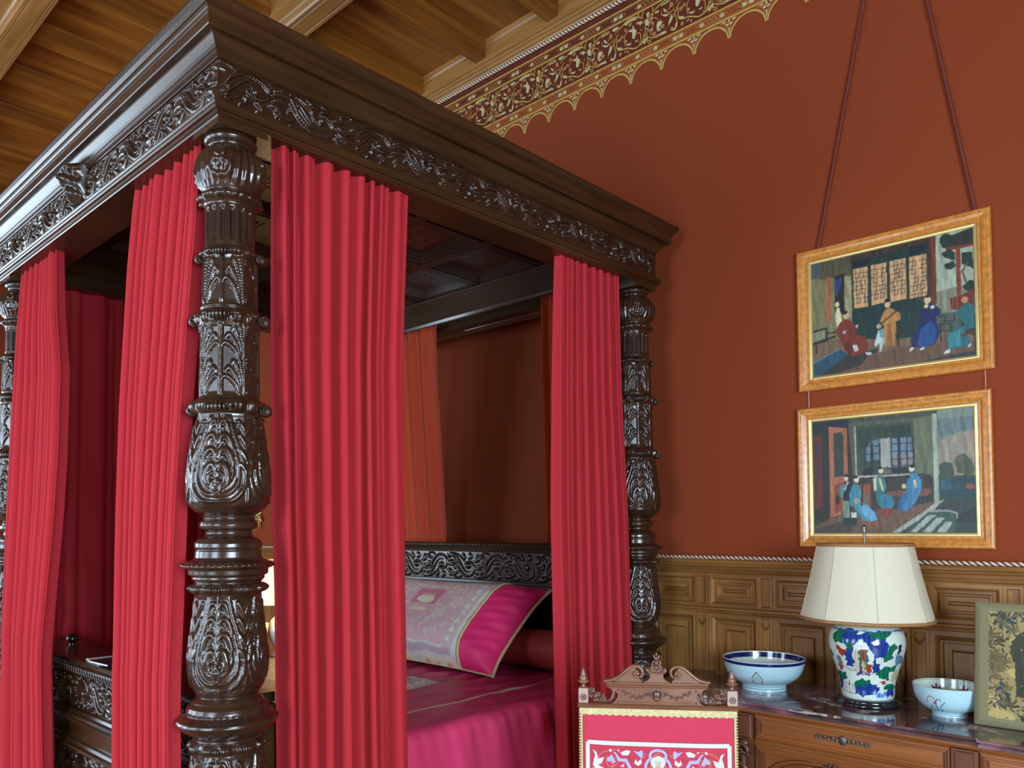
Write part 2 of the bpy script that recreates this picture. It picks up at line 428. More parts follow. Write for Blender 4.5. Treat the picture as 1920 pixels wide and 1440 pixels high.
M['plaster'] = mat('pale_stone', (.55, .5, .42, 1), .8)
M['black'] = mat('black_cover', (.012, .012, .016, 1), .35)
M['paper'] = mat('paper_edge', (.75, .78, .8, 1), .7)
def marble():
    m = bpy.data.materials.new('red_grey_marble'); m.use_nodes = True; nt = m.node_tree; N = nt.nodes; Lk = nt.links; b = N['Principled BSDF']
    b.inputs['Roughness'].default_value = .10; b.inputs['Specular IOR Level'].default_value = .55; b.inputs['Coat Weight'].default_value = .3
    tc = N.new('ShaderNodeTexCoord')
    t = N.new('ShaderNodeTexNoise'); t.inputs['Scale'].default_value = 5; t.inputs['Detail'].default_value = 8; t.inputs['Distortion'].default_value = .8
    Lk.new(tc.outputs['Object'], t.inputs['Vector'])
    r = N.new('ShaderNodeValToRGB'); e = r.color_ramp.elements
    e[0].position = .32; e[0].color = (.035, .022, .016, 1); e[1].position = .70; e[1].color = (.34, .17, .20, 1)
    x = r.color_ramp.elements.new(.52); x.color = (.13, .062, .066, 1)
    Lk.new(t.outputs[0], r.inputs[0])
    t2 = N.new('ShaderNodeTexNoise'); t2.inputs['Scale'].default_value = 9; t2.inputs['Detail'].default_value = 9; t2.inputs['Distortion'].default_value = 1.6
    mp = N.new('ShaderNodeMapping'); mp.inputs['Location'].default_value = (3.3, 1.7, 5)
    Lk.new(tc.outputs['Object'], mp.inputs[0]); Lk.new(mp.outputs[0], t2.inputs['Vector'])
    r2 = N.new('ShaderNodeValToRGB'); q = r2.color_ramp.elements; q[0].position = .585; q[0].color = (0, 0, 0, 1); q[1].position = .64; q[1].color = (1, 1, 1, 1)
    Lk.new(t2.outputs[0], r2.inputs[0])
    mx = N.new('ShaderNodeMix'); mx.data_type = 'RGBA'; Lk.new(r2.outputs[0], mx.inputs[0]); Lk.new(r.outputs[0], mx.inputs[6]); mx.inputs[7].default_value = (.50, .47, .42, 1)
    Lk.new(mx.outputs[2], b.inputs['Base Color']); return m
M['marble'] = marble()
FR_S=[(6,[(0.0,4.223),(-0.005,4.258),(0.011,4.292),(0.041,4.315),(0.08,4.334),(0.11,4.341),(0.143,4.334)]),(5,[(0.0,4.223),(0.01,4.259),(0.031,4.279),(0.055,4.277),(0.07,4.258)]),(5,[(0.0,4.223),(0.03,4.231),(0.042,4.25),(0.028,4.268),(0.015,4.253)]),(7,[(-0.005,4.197),(0.019,4.187),(0.059,4.171),(0.093,4.177),(0.122,4.192),(0.141,4.216),(0.156,4.233),(0.175,4.257),(0.19,4.282),(0.204,4.295)]),(5,[(0.09,4.298),(0.094,4.272),(0.128,4.262),(0.156,4.269),(0.171,4.279)]),(6,[(0.176,4.3),(0.195,4.315),(0.223,4.322),(0.242,4.334),(0.27,4.341),(0.306,4.34),(0.342,4.323),(0.364,4.298),(0.381,4.259)]),(6,[(0.19,4.27),(0.189,4.239),(0.193,4.213),(0.212,4.198),(0.249,4.194),(0.276,4.182),(0.308,4.168),(0.335,4.172),(0.353,4.187),(0.367,4.216),(0.381,4.248)]),(5,[(0.245,4.207),(0.241,4.248),(0.25,4.275),(0.273,4.288)]),(5,[(0.331,4.174),(0.345,4.203),(0.341,4.235),(0.318,4.249)]),(5,[(0.166,4.269),(0.179,4.219),(0.184,4.19),(0.174,4.17)]),(6,[(0.381,4.256),(0.368,4.292),(0.355,4.317),(0.36,4.334),(0.367,4.346)]),(7,[(0.385,4.254),(0.403,4.276),(0.421,4.298),(0.422,4.344)]),(6,[(0.381,4.256),(0.388,4.283),(0.395,4.318)]),(5,[(-0.01,4.195),(0.009,4.175),(0.024,4.161),(0.009,4.159),(0.002,4.174)]),(6,[(-0.005,4.221),(-0.015,4.205),(-0.006,4.177),(0.005,4.213)]),(5,[(0.39,4.248),(0.402,4.219),(0.422,4.192),(0.45,4.179),(0.48,4.177),(0.501,4.187),(0.519,4.209),(0.532,4.237),(0.528,4.261),(0.511,4.276)]),(6,[(0.385,4.246),(0.38,4.218),(0.358,4.182),(0.34,4.17)]),(5,[(0.402,4.2),(0.424,4.198),(0.419,4.178),(0.397,4.168)]),(5,[(0.223,4.322),(0.204,4.327),(0.171,4.322),(0.162,4.338)]),(4,[(0.143,4.334),(0.143,4.299),(0.123,4.275)])]
FR_SP=[(0.152,4.301,0.0124),(0.206,4.255,0.0112),(0.278,4.311,0.0102),(0.331,4.342,0.0073),(0.248,4.296,0.0092),(0.227,4.266,0.0092),(0.212,4.174,0.01),(0.096,4.215,0.0122),(0.153,4.173,0.01),(0.35,4.25,0.0051),(0.042,4.198,0.0112),(0.262,4.168,0.0071),(0.312,4.147,0.0071),(0.068,4.303,0.0081),(0.324,4.301,0.0082),(0.25,4.232,0.0091),(0.499,4.171,0.0071),(0.416,4.255,0.0061)]
FR_L=[[(0.233,4.334),(0.27,4.337),(0.311,4.336),(0.333,4.321),(0.297,4.324),(0.269,4.325),(0.251,4.314)],[(0.255,4.273),(0.278,4.286),(0.292,4.284),(0.299,4.304),(0.31,4.276),(0.323,4.262),(0.318,4.237),(0.309,4.218),(0.291,4.226),(0.291,4.261),(0.269,4.275)],[(0.328,4.302),(0.35,4.3),(0.368,4.281),(0.35,4.285),(0.346,4.275),(0.332,4.289)],[(0.054,4.213),(0.065,4.253),(0.079,4.246),(0.087,4.259),(0.091,4.241),(0.103,4.236),(0.086,4.223),(0.074,4.212),(0.069,4.199)],[(0.08,4.318),(0.095,4.332),(0.124,4.331),(0.143,4.334),(0.133,4.323),(0.104,4.323)],[(0.099,4.306),(0.119,4.293),(0.123,4.275),(0.109,4.282)],[(0.094,4.276),(0.137,4.261),(0.152,4.263),(0.123,4.252),(0.104,4.26)],[(0.073,4.181),(0.107,4.182),(0.126,4.171),(0.097,4.167),(0.073,4.173)],[(0.127,4.202),(0.132,4.216),(0.149,4.252),(0.161,4.231),(0.146,4.21)],[(0.148,4.173),(0.169,4.172),(0.177,4.197),(0.188,4.188),(0.179,4.165),(0.16,4.157)],[(0.194,4.221),(0.226,4.207),(0.221,4.198),(0.198,4.208)],[(0.249,4.209),(0.254,4.215),(0.277,4.209),(0.29,4.211),(0.277,4.197)],[(0.304,4.205),(0.318,4.207),(0.331,4.208),(0.322,4.197)],[(0.353,4.176),(0.375,4.189),(0.385,4.204),(0.393,4.17),(0.38,4.187),(0.371,4.164)],[(0.382,4.324),(0.391,4.328),(0.404,4.325),(0.399,4.305),(0.388,4.298)],[(0.157,4.336),(0.195,4.339),(0.2,4.329),(0.176,4.316)],[(0.046,4.301),(0.051,4.307),(0.07,4.31),(0.075,4.296)],[(0.23,4.17),(0.239,4.174),(0.254,4.188),(0.249,4.174)],[(-0.004,4.298),(-0.014,4.286),(0.0,4.235),(0.016,4.273)],[(0.398,4.229),(0.411,4.223),(0.422,4.229),(0.424,4.217),(0.409,4.216)],[(0.441,4.206),(0.467,4.209),(0.471,4.196),(0.454,4.196)],[(0.368,4.254),(0.381,4.259),(0.403,4.253),(0.39,4.244),(0.376,4.242)]]
PIC_A=[('p',(44,48,38),[(0.0,1.0),(1.0,1.0),(1.0,0.0),(0.0,0.0)]),('p',(150,158,138),[(0.786,1.007),(1.004,1.004),(1.0,0.318),(0.782,0.375)]),('p',(120,120,100),[(0.783,0.546),(0.888,0.559),(1.001,0.547),(1.0,0.318),(0.782,0.375)]),('p',(64,78,82),[(0.0,1.006),(0.061,1.005),(0.059,0.846),(-0.001,0.864)]),('p',(112,108,74),[(-0.001,0.87),(0.059,0.858),(0.276,0.897),(0.272,0.438),(0.253,0.293),(-0.007,0.306)]),('p',(140,136,96),[(0.222,0.821),(0.272,0.898),(0.272,0.473),(0.228,0.461)]),('p',(76,72,50),[(0.061,1.011),(0.277,1.0),(0.275,0.828),(0.059,0.846)]),('p',(36,30,26),[(0.16,0.857),(0.224,0.857),(0.222,0.52),(0.157,0.537)]),('p',(40,62,110),[(0.161,0.822),(0.209,0.825),(0.2,0.758),(0.167,0.663)]),('p',(150,92,60),[(0.098,0.858),(0.135,0.856),(0.133,0.462),(0.096,0.459)]),('p',(58,46,34),[(0.268,0.997),(0.777,1.004),(0.777,0.935),(0.268,0.934)]),('p',(26,48,44),[(0.272,0.944),(0.742,0.952),(0.746,0.384),(0.744,0.168),(0.271,0.255)]),('p',(18,34,44),[(0.276,0.942),(0.389,0.952),(0.388,0.896),(0.276,0.885)]),('p',(18,34,44),[(0.636,0.96),(0.738,0.959),(0.738,0.894),(0.635,0.884)]),('p',(186,146,98),[(0.283,0.877),(0.378,0.874),(0.375,0.532),(0.286,0.54)]),('p',(186,146,98),[(0.398,0.876),(0.496,0.873),(0.495,0.544),(0.398,0.537)]),('p',(186,146,98),[(0.515,0.876),(0.613,0.875),(0.613,0.54),(0.516,0.535)]),('p',(186,146,98),[(0.634,0.873),(0.736,0.873),(0.735,0.533),(0.633,0.534)]),('p',(102,52,30),[(0.748,0.998),(0.791,1.0),(0.789,0.459),(0.746,0.46)]),('p',(74,36,28),[(0.748,0.998),(0.765,0.998),(0.763,0.455),(0.746,0.46)]),('p',(40,44,36),[(0.845,0.965),(1.0,1.0),(0.999,0.86),(0.904,0.871),(0.837,0.888)]),('p',(112,52,34),[(0.841,0.887),(0.999,0.876),(0.999,0.855),(0.912,0.853),(0.848,0.863)]),('p',(118,56,38),[(0.901,0.862),(0.928,0.858),(0.928,0.474),(0.902,0.481)]),('p',(28,50,40),[(0.815,0.975),(0.845,1.007),(0.883,0.973),(0.875,0.881),(0.83,0.885),(0.815,0.933)]),('p',(28,50,40),[(0.822,0.845),(0.867,0.873),(0.9,0.83),(0.896,0.768),(0.837,0.808)]),('p',(28,50,40),[(0.836,0.755),(0.889,0.77),(0.903,0.724),(0.873,0.701),(0.84,0.722)]),('p',(28,50,40),[(0.933,0.819),(0.992,0.81),(0.998,0.673),(0.962,0.705),(0.933,0.735)]),('p',(30,48,40),[(0.936,0.556),(0.976,0.596),(1.001,0.578),(1.001,0.485),(0.946,0.521)]),('l',(96,72,52),0.012,[(0.962,0.726),(0.936,0.671),(0.954,0.582)]),('p',(96,40,28),[(0.865,0.481),(0.924,0.48),(0.997,0.528),(0.996,0.361),(0.868,0.385)]),('l',(140,66,44),0.006,[(0.88,0.477),(0.881,0.402)]),('l',(140,66,44),0.006,[(0.902,0.473),(0.903,0.396)]),('p',(72,80,68),[(0.782,0.375),(0.923,0.359),(0.922,0.222),(0.787,0.234)]),('l',(30,40,36),0.006,[(0.796,0.35),(0.834,0.346),(0.833,0.298),(0.886,0.295),(0.886,0.348),(0.916,0.34)]),('l',(30,40,36),0.006,[(0.795,0.286),(0.863,0.274),(0.863,0.237),(0.908,0.237)]),('p',(108,86,62),[(0.003,0.28),(0.2,0.305),(0.271,0.278),(0.574,0.219),(0.848,0.219),(1.001,0.151),(1.0,-0.005),(-0.0,-0.006)]),('p',(96,70,52),[(0.198,0.073),(0.574,0.152),(1.001,0.12),(1.0,0.0),(0.491,-0.008),(0.098,-0.001)]),('p',(48,44,40),[(0.005,0.005),(0.252,0.178),(0.391,0.148),(0.321,0.048),(0.18,0.007)]),('p',(40,52,50),[(0.693,0.006),(0.884,0.03),(1.0,0.037),(1.0,0.0),(0.732,-0.018)]),('p',(34,70,88),[(0.001,0.125),(0.181,0.217),(0.239,0.152),(0.052,0.008),(0.0,0.0)]),('l',(110,140,140),0.004,[(0.001,0.119),(0.186,0.216)]),('l',(44,34,28),0.012,[(-0.001,0.4),(0.097,0.412),(0.1,0.305)]),('l',(44,34,28),0.014,[(-0.002,0.293),(0.155,0.327)]),('l',(44,34,28),0.01,[(0.028,0.274),(0.027,0.203)]),('l',(44,34,28),0.01,[(0.101,0.364),(0.165,0.366)]),('p',(120,120,90),[(0.004,0.387),(0.092,0.401),(0.091,0.331),(0.003,0.303)]),('p',(200,190,150),[(0.166,0.57),(0.189,0.57),(0.201,0.456),(0.17,0.406),(0.159,0.502)]),('e',(205,190,150),(0.173,0.601),0.013,0.023),('p',(30,50,52),[(0.374,0.163),(0.433,0.172),(0.425,0.129),(0.382,0.127)]),('p',(112,44,28),[(0.156,0.362),(0.188,0.442),(0.237,0.459),(0.272,0.427),(0.298,0.375),(0.289,0.319),(0.349,0.282),(0.374,0.208),(0.365,0.153),(0.322,0.14),(0.261,0.136),(0.217,0.197),(0.191,0.284)]),('p',(84,32,24),[(0.226,0.265),(0.27,0.243),(0.261,0.136),(0.226,0.184)]),('e',(190,160,120),(0.23,0.493),0.018,0.029),('e',(22,20,20),(0.222,0.518),0.018,0.017),('p',(180,190,180),[(0.27,0.226),(0.297,0.226),(0.309,0.177),(0.283,0.171)]),('p',(190,190,180),[(0.352,0.15),(0.391,0.142),(0.386,0.124),(0.356,0.13)]),('e',(120,170,180),(0.217,0.35),0.012,0.013),('p',(150,175,170),[(0.291,0.388),(0.311,0.4),(0.302,0.362)]),('p',(166,116,62),[(0.448,0.394),(0.478,0.476),(0.511,0.49),(0.543,0.459),(0.572,0.43),(0.575,0.373),(0.543,0.37),(0.546,0.281),(0.537,0.172),(0.475,0.18),(0.468,0.299),(0.472,0.343)]),('p',(140,92,50),[(0.493,0.36),(0.518,0.36),(0.521,0.175),(0.484,0.178)]),('e',(196,166,122),(0.497,0.521),0.018,0.027),('e',(20,20,22),(0.495,0.552),0.018,0.013),('p',(170,184,176),[(0.435,0.319),(0.47,0.321),(0.474,0.22),(0.45,0.135),(0.44,0.143),(0.446,0.215),(0.421,0.186),(0.408,0.201)]),('p',(90,150,150),[(0.439,0.318),(0.47,0.327),(0.472,0.254),(0.451,0.247)]),('e',(176,150,100),(0.442,0.351),0.015,0.021),('l',(40,26,20),0.008,[(0.452,0.365),(0.552,0.457)]),('l',(52,30,24),0.01,[(0.551,0.324),(0.558,0.156)]),('l',(52,30,24),0.01,[(0.542,0.26),(0.623,0.257)]),('p',(26,34,80),[(0.68,0.402),(0.719,0.456),(0.766,0.465),(0.811,0.399),(0.811,0.367),(0.773,0.345),(0.795,0.264),(0.799,0.199),(0.771,0.13),(0.709,0.117),(0.634,0.139),(0.635,0.216),(0.679,0.293),(0.703,0.352)]),('p',(26,70,120),[(0.694,0.278),(0.757,0.327),(0.78,0.257),(0.771,0.141),(0.709,0.117),(0.67,0.142)]),('e',(200,172,130),(0.735,0.495),0.02,0.029),('e',(20,20,24),(0.735,0.525),0.018,0.011),('e',(200,180,140),(0.727,0.449),0.012,0.015),('e',(200,180,140),(0.764,0.433),0.012,0.013),('p',(180,186,180),[(0.626,0.124),(0.646,0.136),(0.65,0.114),(0.622,0.103)]),('p',(180,186,180),[(0.689,0.116),(0.713,0.124),(0.709,0.103),(0.685,0.097)]),('l',(52,30,24),0.01,[(0.803,0.284),(0.81,0.143)]),('l',(100,60,40),0.006,[(0.688,0.519),(0.719,0.489)]),('p',(38,92,96),[(0.924,0.391),(0.96,0.423),(0.993,0.393),(0.995,0.215),(0.944,0.207),(0.973,0.116),(0.973,0.084),(0.936,0.072),(0.847,0.076),(0.844,0.188),(0.886,0.242),(0.945,0.238),(0.916,0.309),(0.886,0.348),(0.894,0.367)]),('p',(50,120,126),[(0.855,0.196),(0.915,0.224),(0.922,0.085),(0.847,0.081)]),('e',(180,120,90),(0.944,0.443),0.018,0.027),('p',(186,190,184),[(0.839,0.072),(0.858,0.078),(0.858,0.046),(0.82,0.044)]),('l',(90,40,30),0.016,[(0.922,0.17),(0.995,0.184)]),('l',(60,30,26),0.008,[(0.992,0.174),(0.994,0.048)]),('p',(190,190,180),[(0.955,0.078),(0.969,0.101),(0.974,0.084),(0.958,0.067)]),('l',(52,44,66),0.0045,[(0.301,0.869),(0.301,0.789)]),('l',(52,44,66),0.0045,[(0.277,0.836),(0.322,0.835),(0.322,0.794),(0.294,0.796)]),('l',(52,44,66),0.0045,[(0.307,0.796),(0.306,0.716)]),('l',(52,44,66),0.0045,[(0.282,0.763),(0.328,0.763),(0.327,0.722),(0.299,0.723)]),('l',(52,44,66),0.0045,[(0.303,0.727),(0.302,0.647)]),('l',(52,44,66),0.0045,[(0.278,0.694),(0.323,0.693),(0.323,0.652),(0.295,0.653)]),('l',(52,44,66),0.0045,[(0.307,0.654),(0.306,0.575)]),('l',(52,44,66),0.0045,[(0.282,0.621),(0.328,0.621),(0.327,0.58),(0.3,0.581)]),('l',(52,44,66),0.0045,[(0.352,0.865),(0.351,0.785)]),('l',(52,44,66),0.0045,[(0.328,0.832),(0.372,0.831),(0.372,0.79),(0.345,0.792)]),('l',(52,44,66),0.0045,[(0.34,0.798),(0.339,0.718)]),('l',(52,44,66),0.0045,[(0.316,0.765),(0.36,0.764),(0.36,0.724),(0.333,0.725)]),('l',(52,44,66),0.0045,[(0.338,0.728),(0.338,0.648)]),('l',(52,44,66),0.0045,[(0.314,0.695),(0.359,0.694),(0.358,0.654),(0.331,0.655)]),('l',(52,44,66),0.0045,[(0.355,0.652),(0.354,0.573)]),('l',(52,44,66),0.0045,[(0.33,0.619),(0.375,0.619),(0.375,0.579),(0.347,0.579)]),('l',(52,44,66),0.0045,[(0.418,0.868),(0.417,0.789)]),('l',(52,44,66),0.0045,[(0.394,0.836),(0.438,0.835),(0.438,0.794),(0.411,0.796)]),('l',(52,44,66),0.0045,[(0.417,0.798),(0.416,0.72)]),('l',(52,44,66),0.0045,[(0.393,0.766),(0.437,0.765),(0.437,0.725),(0.41,0.726)]),('l',(52,44,66),0.0045,[(0.432,0.724),(0.431,0.646)]),('l',(52,44,66),0.0045,[(0.408,0.692),(0.452,0.691),(0.451,0.651),(0.424,0.652)]),('l',(52,44,66),0.0045,[(0.421,0.658),(0.42,0.579)]),('l',(52,44,66),0.0045,[(0.397,0.625),(0.441,0.625),(0.44,0.585),(0.413,0.585)]),('l',(52,44,66),0.0045,[(0.473,0.864),(0.473,0.786)]),('l',(52,44,66),0.0045,[(0.45,0.832),(0.493,0.831),(0.493,0.791),(0.466,0.792)]),('l',(52,44,66),0.0045,[(0.466,0.797),(0.465,0.719)]),('l',(52,44,66),0.0045,[(0.442,0.765),(0.485,0.764),(0.485,0.724),(0.458,0.725)]),('l',(52,44,66),0.0045,[(0.468,0.727),(0.468,0.648)]),('l',(52,44,66),0.0045,[(0.445,0.694),(0.488,0.694),(0.488,0.654),(0.461,0.655)]),('l',(52,44,66),0.0045,[(0.458,0.66),(0.457,0.582)]),('l',(52,44,66),0.0045,[(0.434,0.628),(0.478,0.628),(0.477,0.587),(0.451,0.588)]),('l',(52,44,66),0.0045,[(0.543,0.866),(0.542,0.789)]),('l',(52,44,66),0.0045,[(0.519,0.834),(0.562,0.833),(0.562,0.794),(0.536,0.795)]),('l',(52,44,66),0.0045,[(0.547,0.796),(0.546,0.719)]),('l',(52,44,66),0.0045,[(0.524,0.764),(0.566,0.764),(0.566,0.724),(0.54,0.725)]),('l',(52,44,66),0.0045,[(0.539,0.729),(0.539,0.652)]),('l',(52,44,66),0.0045,[(0.516,0.697),(0.559,0.697),(0.558,0.657),(0.532,0.658)]),('l',(52,44,66),0.0045,[(0.543,0.66),(0.543,0.582)]),('l',(52,44,66),0.0045,[(0.52,0.627),(0.563,0.628),(0.562,0.588),(0.536,0.588)]),('l',(52,44,66),0.0045,[(0.587,0.865),(0.587,0.788)]),('l',(52,44,66),0.0045,[(0.564,0.834),(0.606,0.833),(0.606,0.793),(0.58,0.795)]),('l',(52,44,66),0.0045,[(0.575,0.801),(0.574,0.724)]),('l',(52,44,66),0.0045,[(0.552,0.769),(0.594,0.768),(0.594,0.729),(0.568,0.73)]),('l',(52,44,66),0.0045,[(0.588,0.728),(0.587,0.651)]),('l',(52,44,66),0.0045,[(0.565,0.697),(0.607,0.696),(0.607,0.657),(0.581,0.658)]),('l',(52,44,66),0.0045,[(0.584,0.661),(0.584,0.584)]),('l',(52,44,66),0.0045,[(0.561,0.629),(0.603,0.629),(0.603,0.59),(0.577,0.59)]),('l',(52,44,66),0.0045,[(0.656,0.866),(0.655,0.79)]),('l',(52,44,66),0.0045,[(0.633,0.835),(0.675,0.834),(0.674,0.795),(0.649,0.796)]),('l',(52,44,66),0.0045,[(0.65,0.8),(0.65,0.724)]),('l',(52,44,66),0.0045,[(0.628,0.769),(0.669,0.768),(0.669,0.729),(0.643,0.73)]),('l',(52,44,66),0.0045,[(0.666,0.728),(0.665,0.651)]),('l',(52,44,66),0.0045,[(0.643,0.696),(0.684,0.696),(0.684,0.657),(0.659,0.658)]),('l',(52,44,66),0.0045,[(0.658,0.662),(0.657,0.586)]),('l',(52,44,66),0.0045,[(0.635,0.631),(0.676,0.631),(0.676,0.592),(0.651,0.592)]),('l',(52,44,66),0.0045,[(0.662,0.593),(0.661,0.517)]),('l',(52,44,66),0.0045,[(0.639,0.562),(0.681,0.562),(0.68,0.523),(0.655,0.523)]),('l',(52,44,66),0.0045,[(0.713,0.862),(0.712,0.787)]),('l',(52,44,66),0.0045,[(0.691,0.831),(0.731,0.83),(0.731,0.791),(0.706,0.793)]),('l',(52,44,66),0.0045,[(0.709,0.796),(0.709,0.72)]),('l',(52,44,66),0.0045,[(0.687,0.765),(0.728,0.764),(0.727,0.726),(0.702,0.727)]),('l',(52,44,66),0.0045,[(0.713,0.728),(0.712,0.652)]),('l',(52,44,66),0.0045,[(0.69,0.697),(0.731,0.696),(0.731,0.658),(0.706,0.658)]),('l',(52,44,66),0.0045,[(0.702,0.664),(0.702,0.588)]),('l',(52,44,66),0.0045,[(0.68,0.632),(0.721,0.632),(0.721,0.593),(0.695,0.594)]),('l',(52,44,66),0.0045,[(0.709,0.594),(0.709,0.519)]),('l',(52,44,66),0.0045,[(0.687,0.563),(0.728,0.563),(0.728,0.524),(0.703,0.525)])]
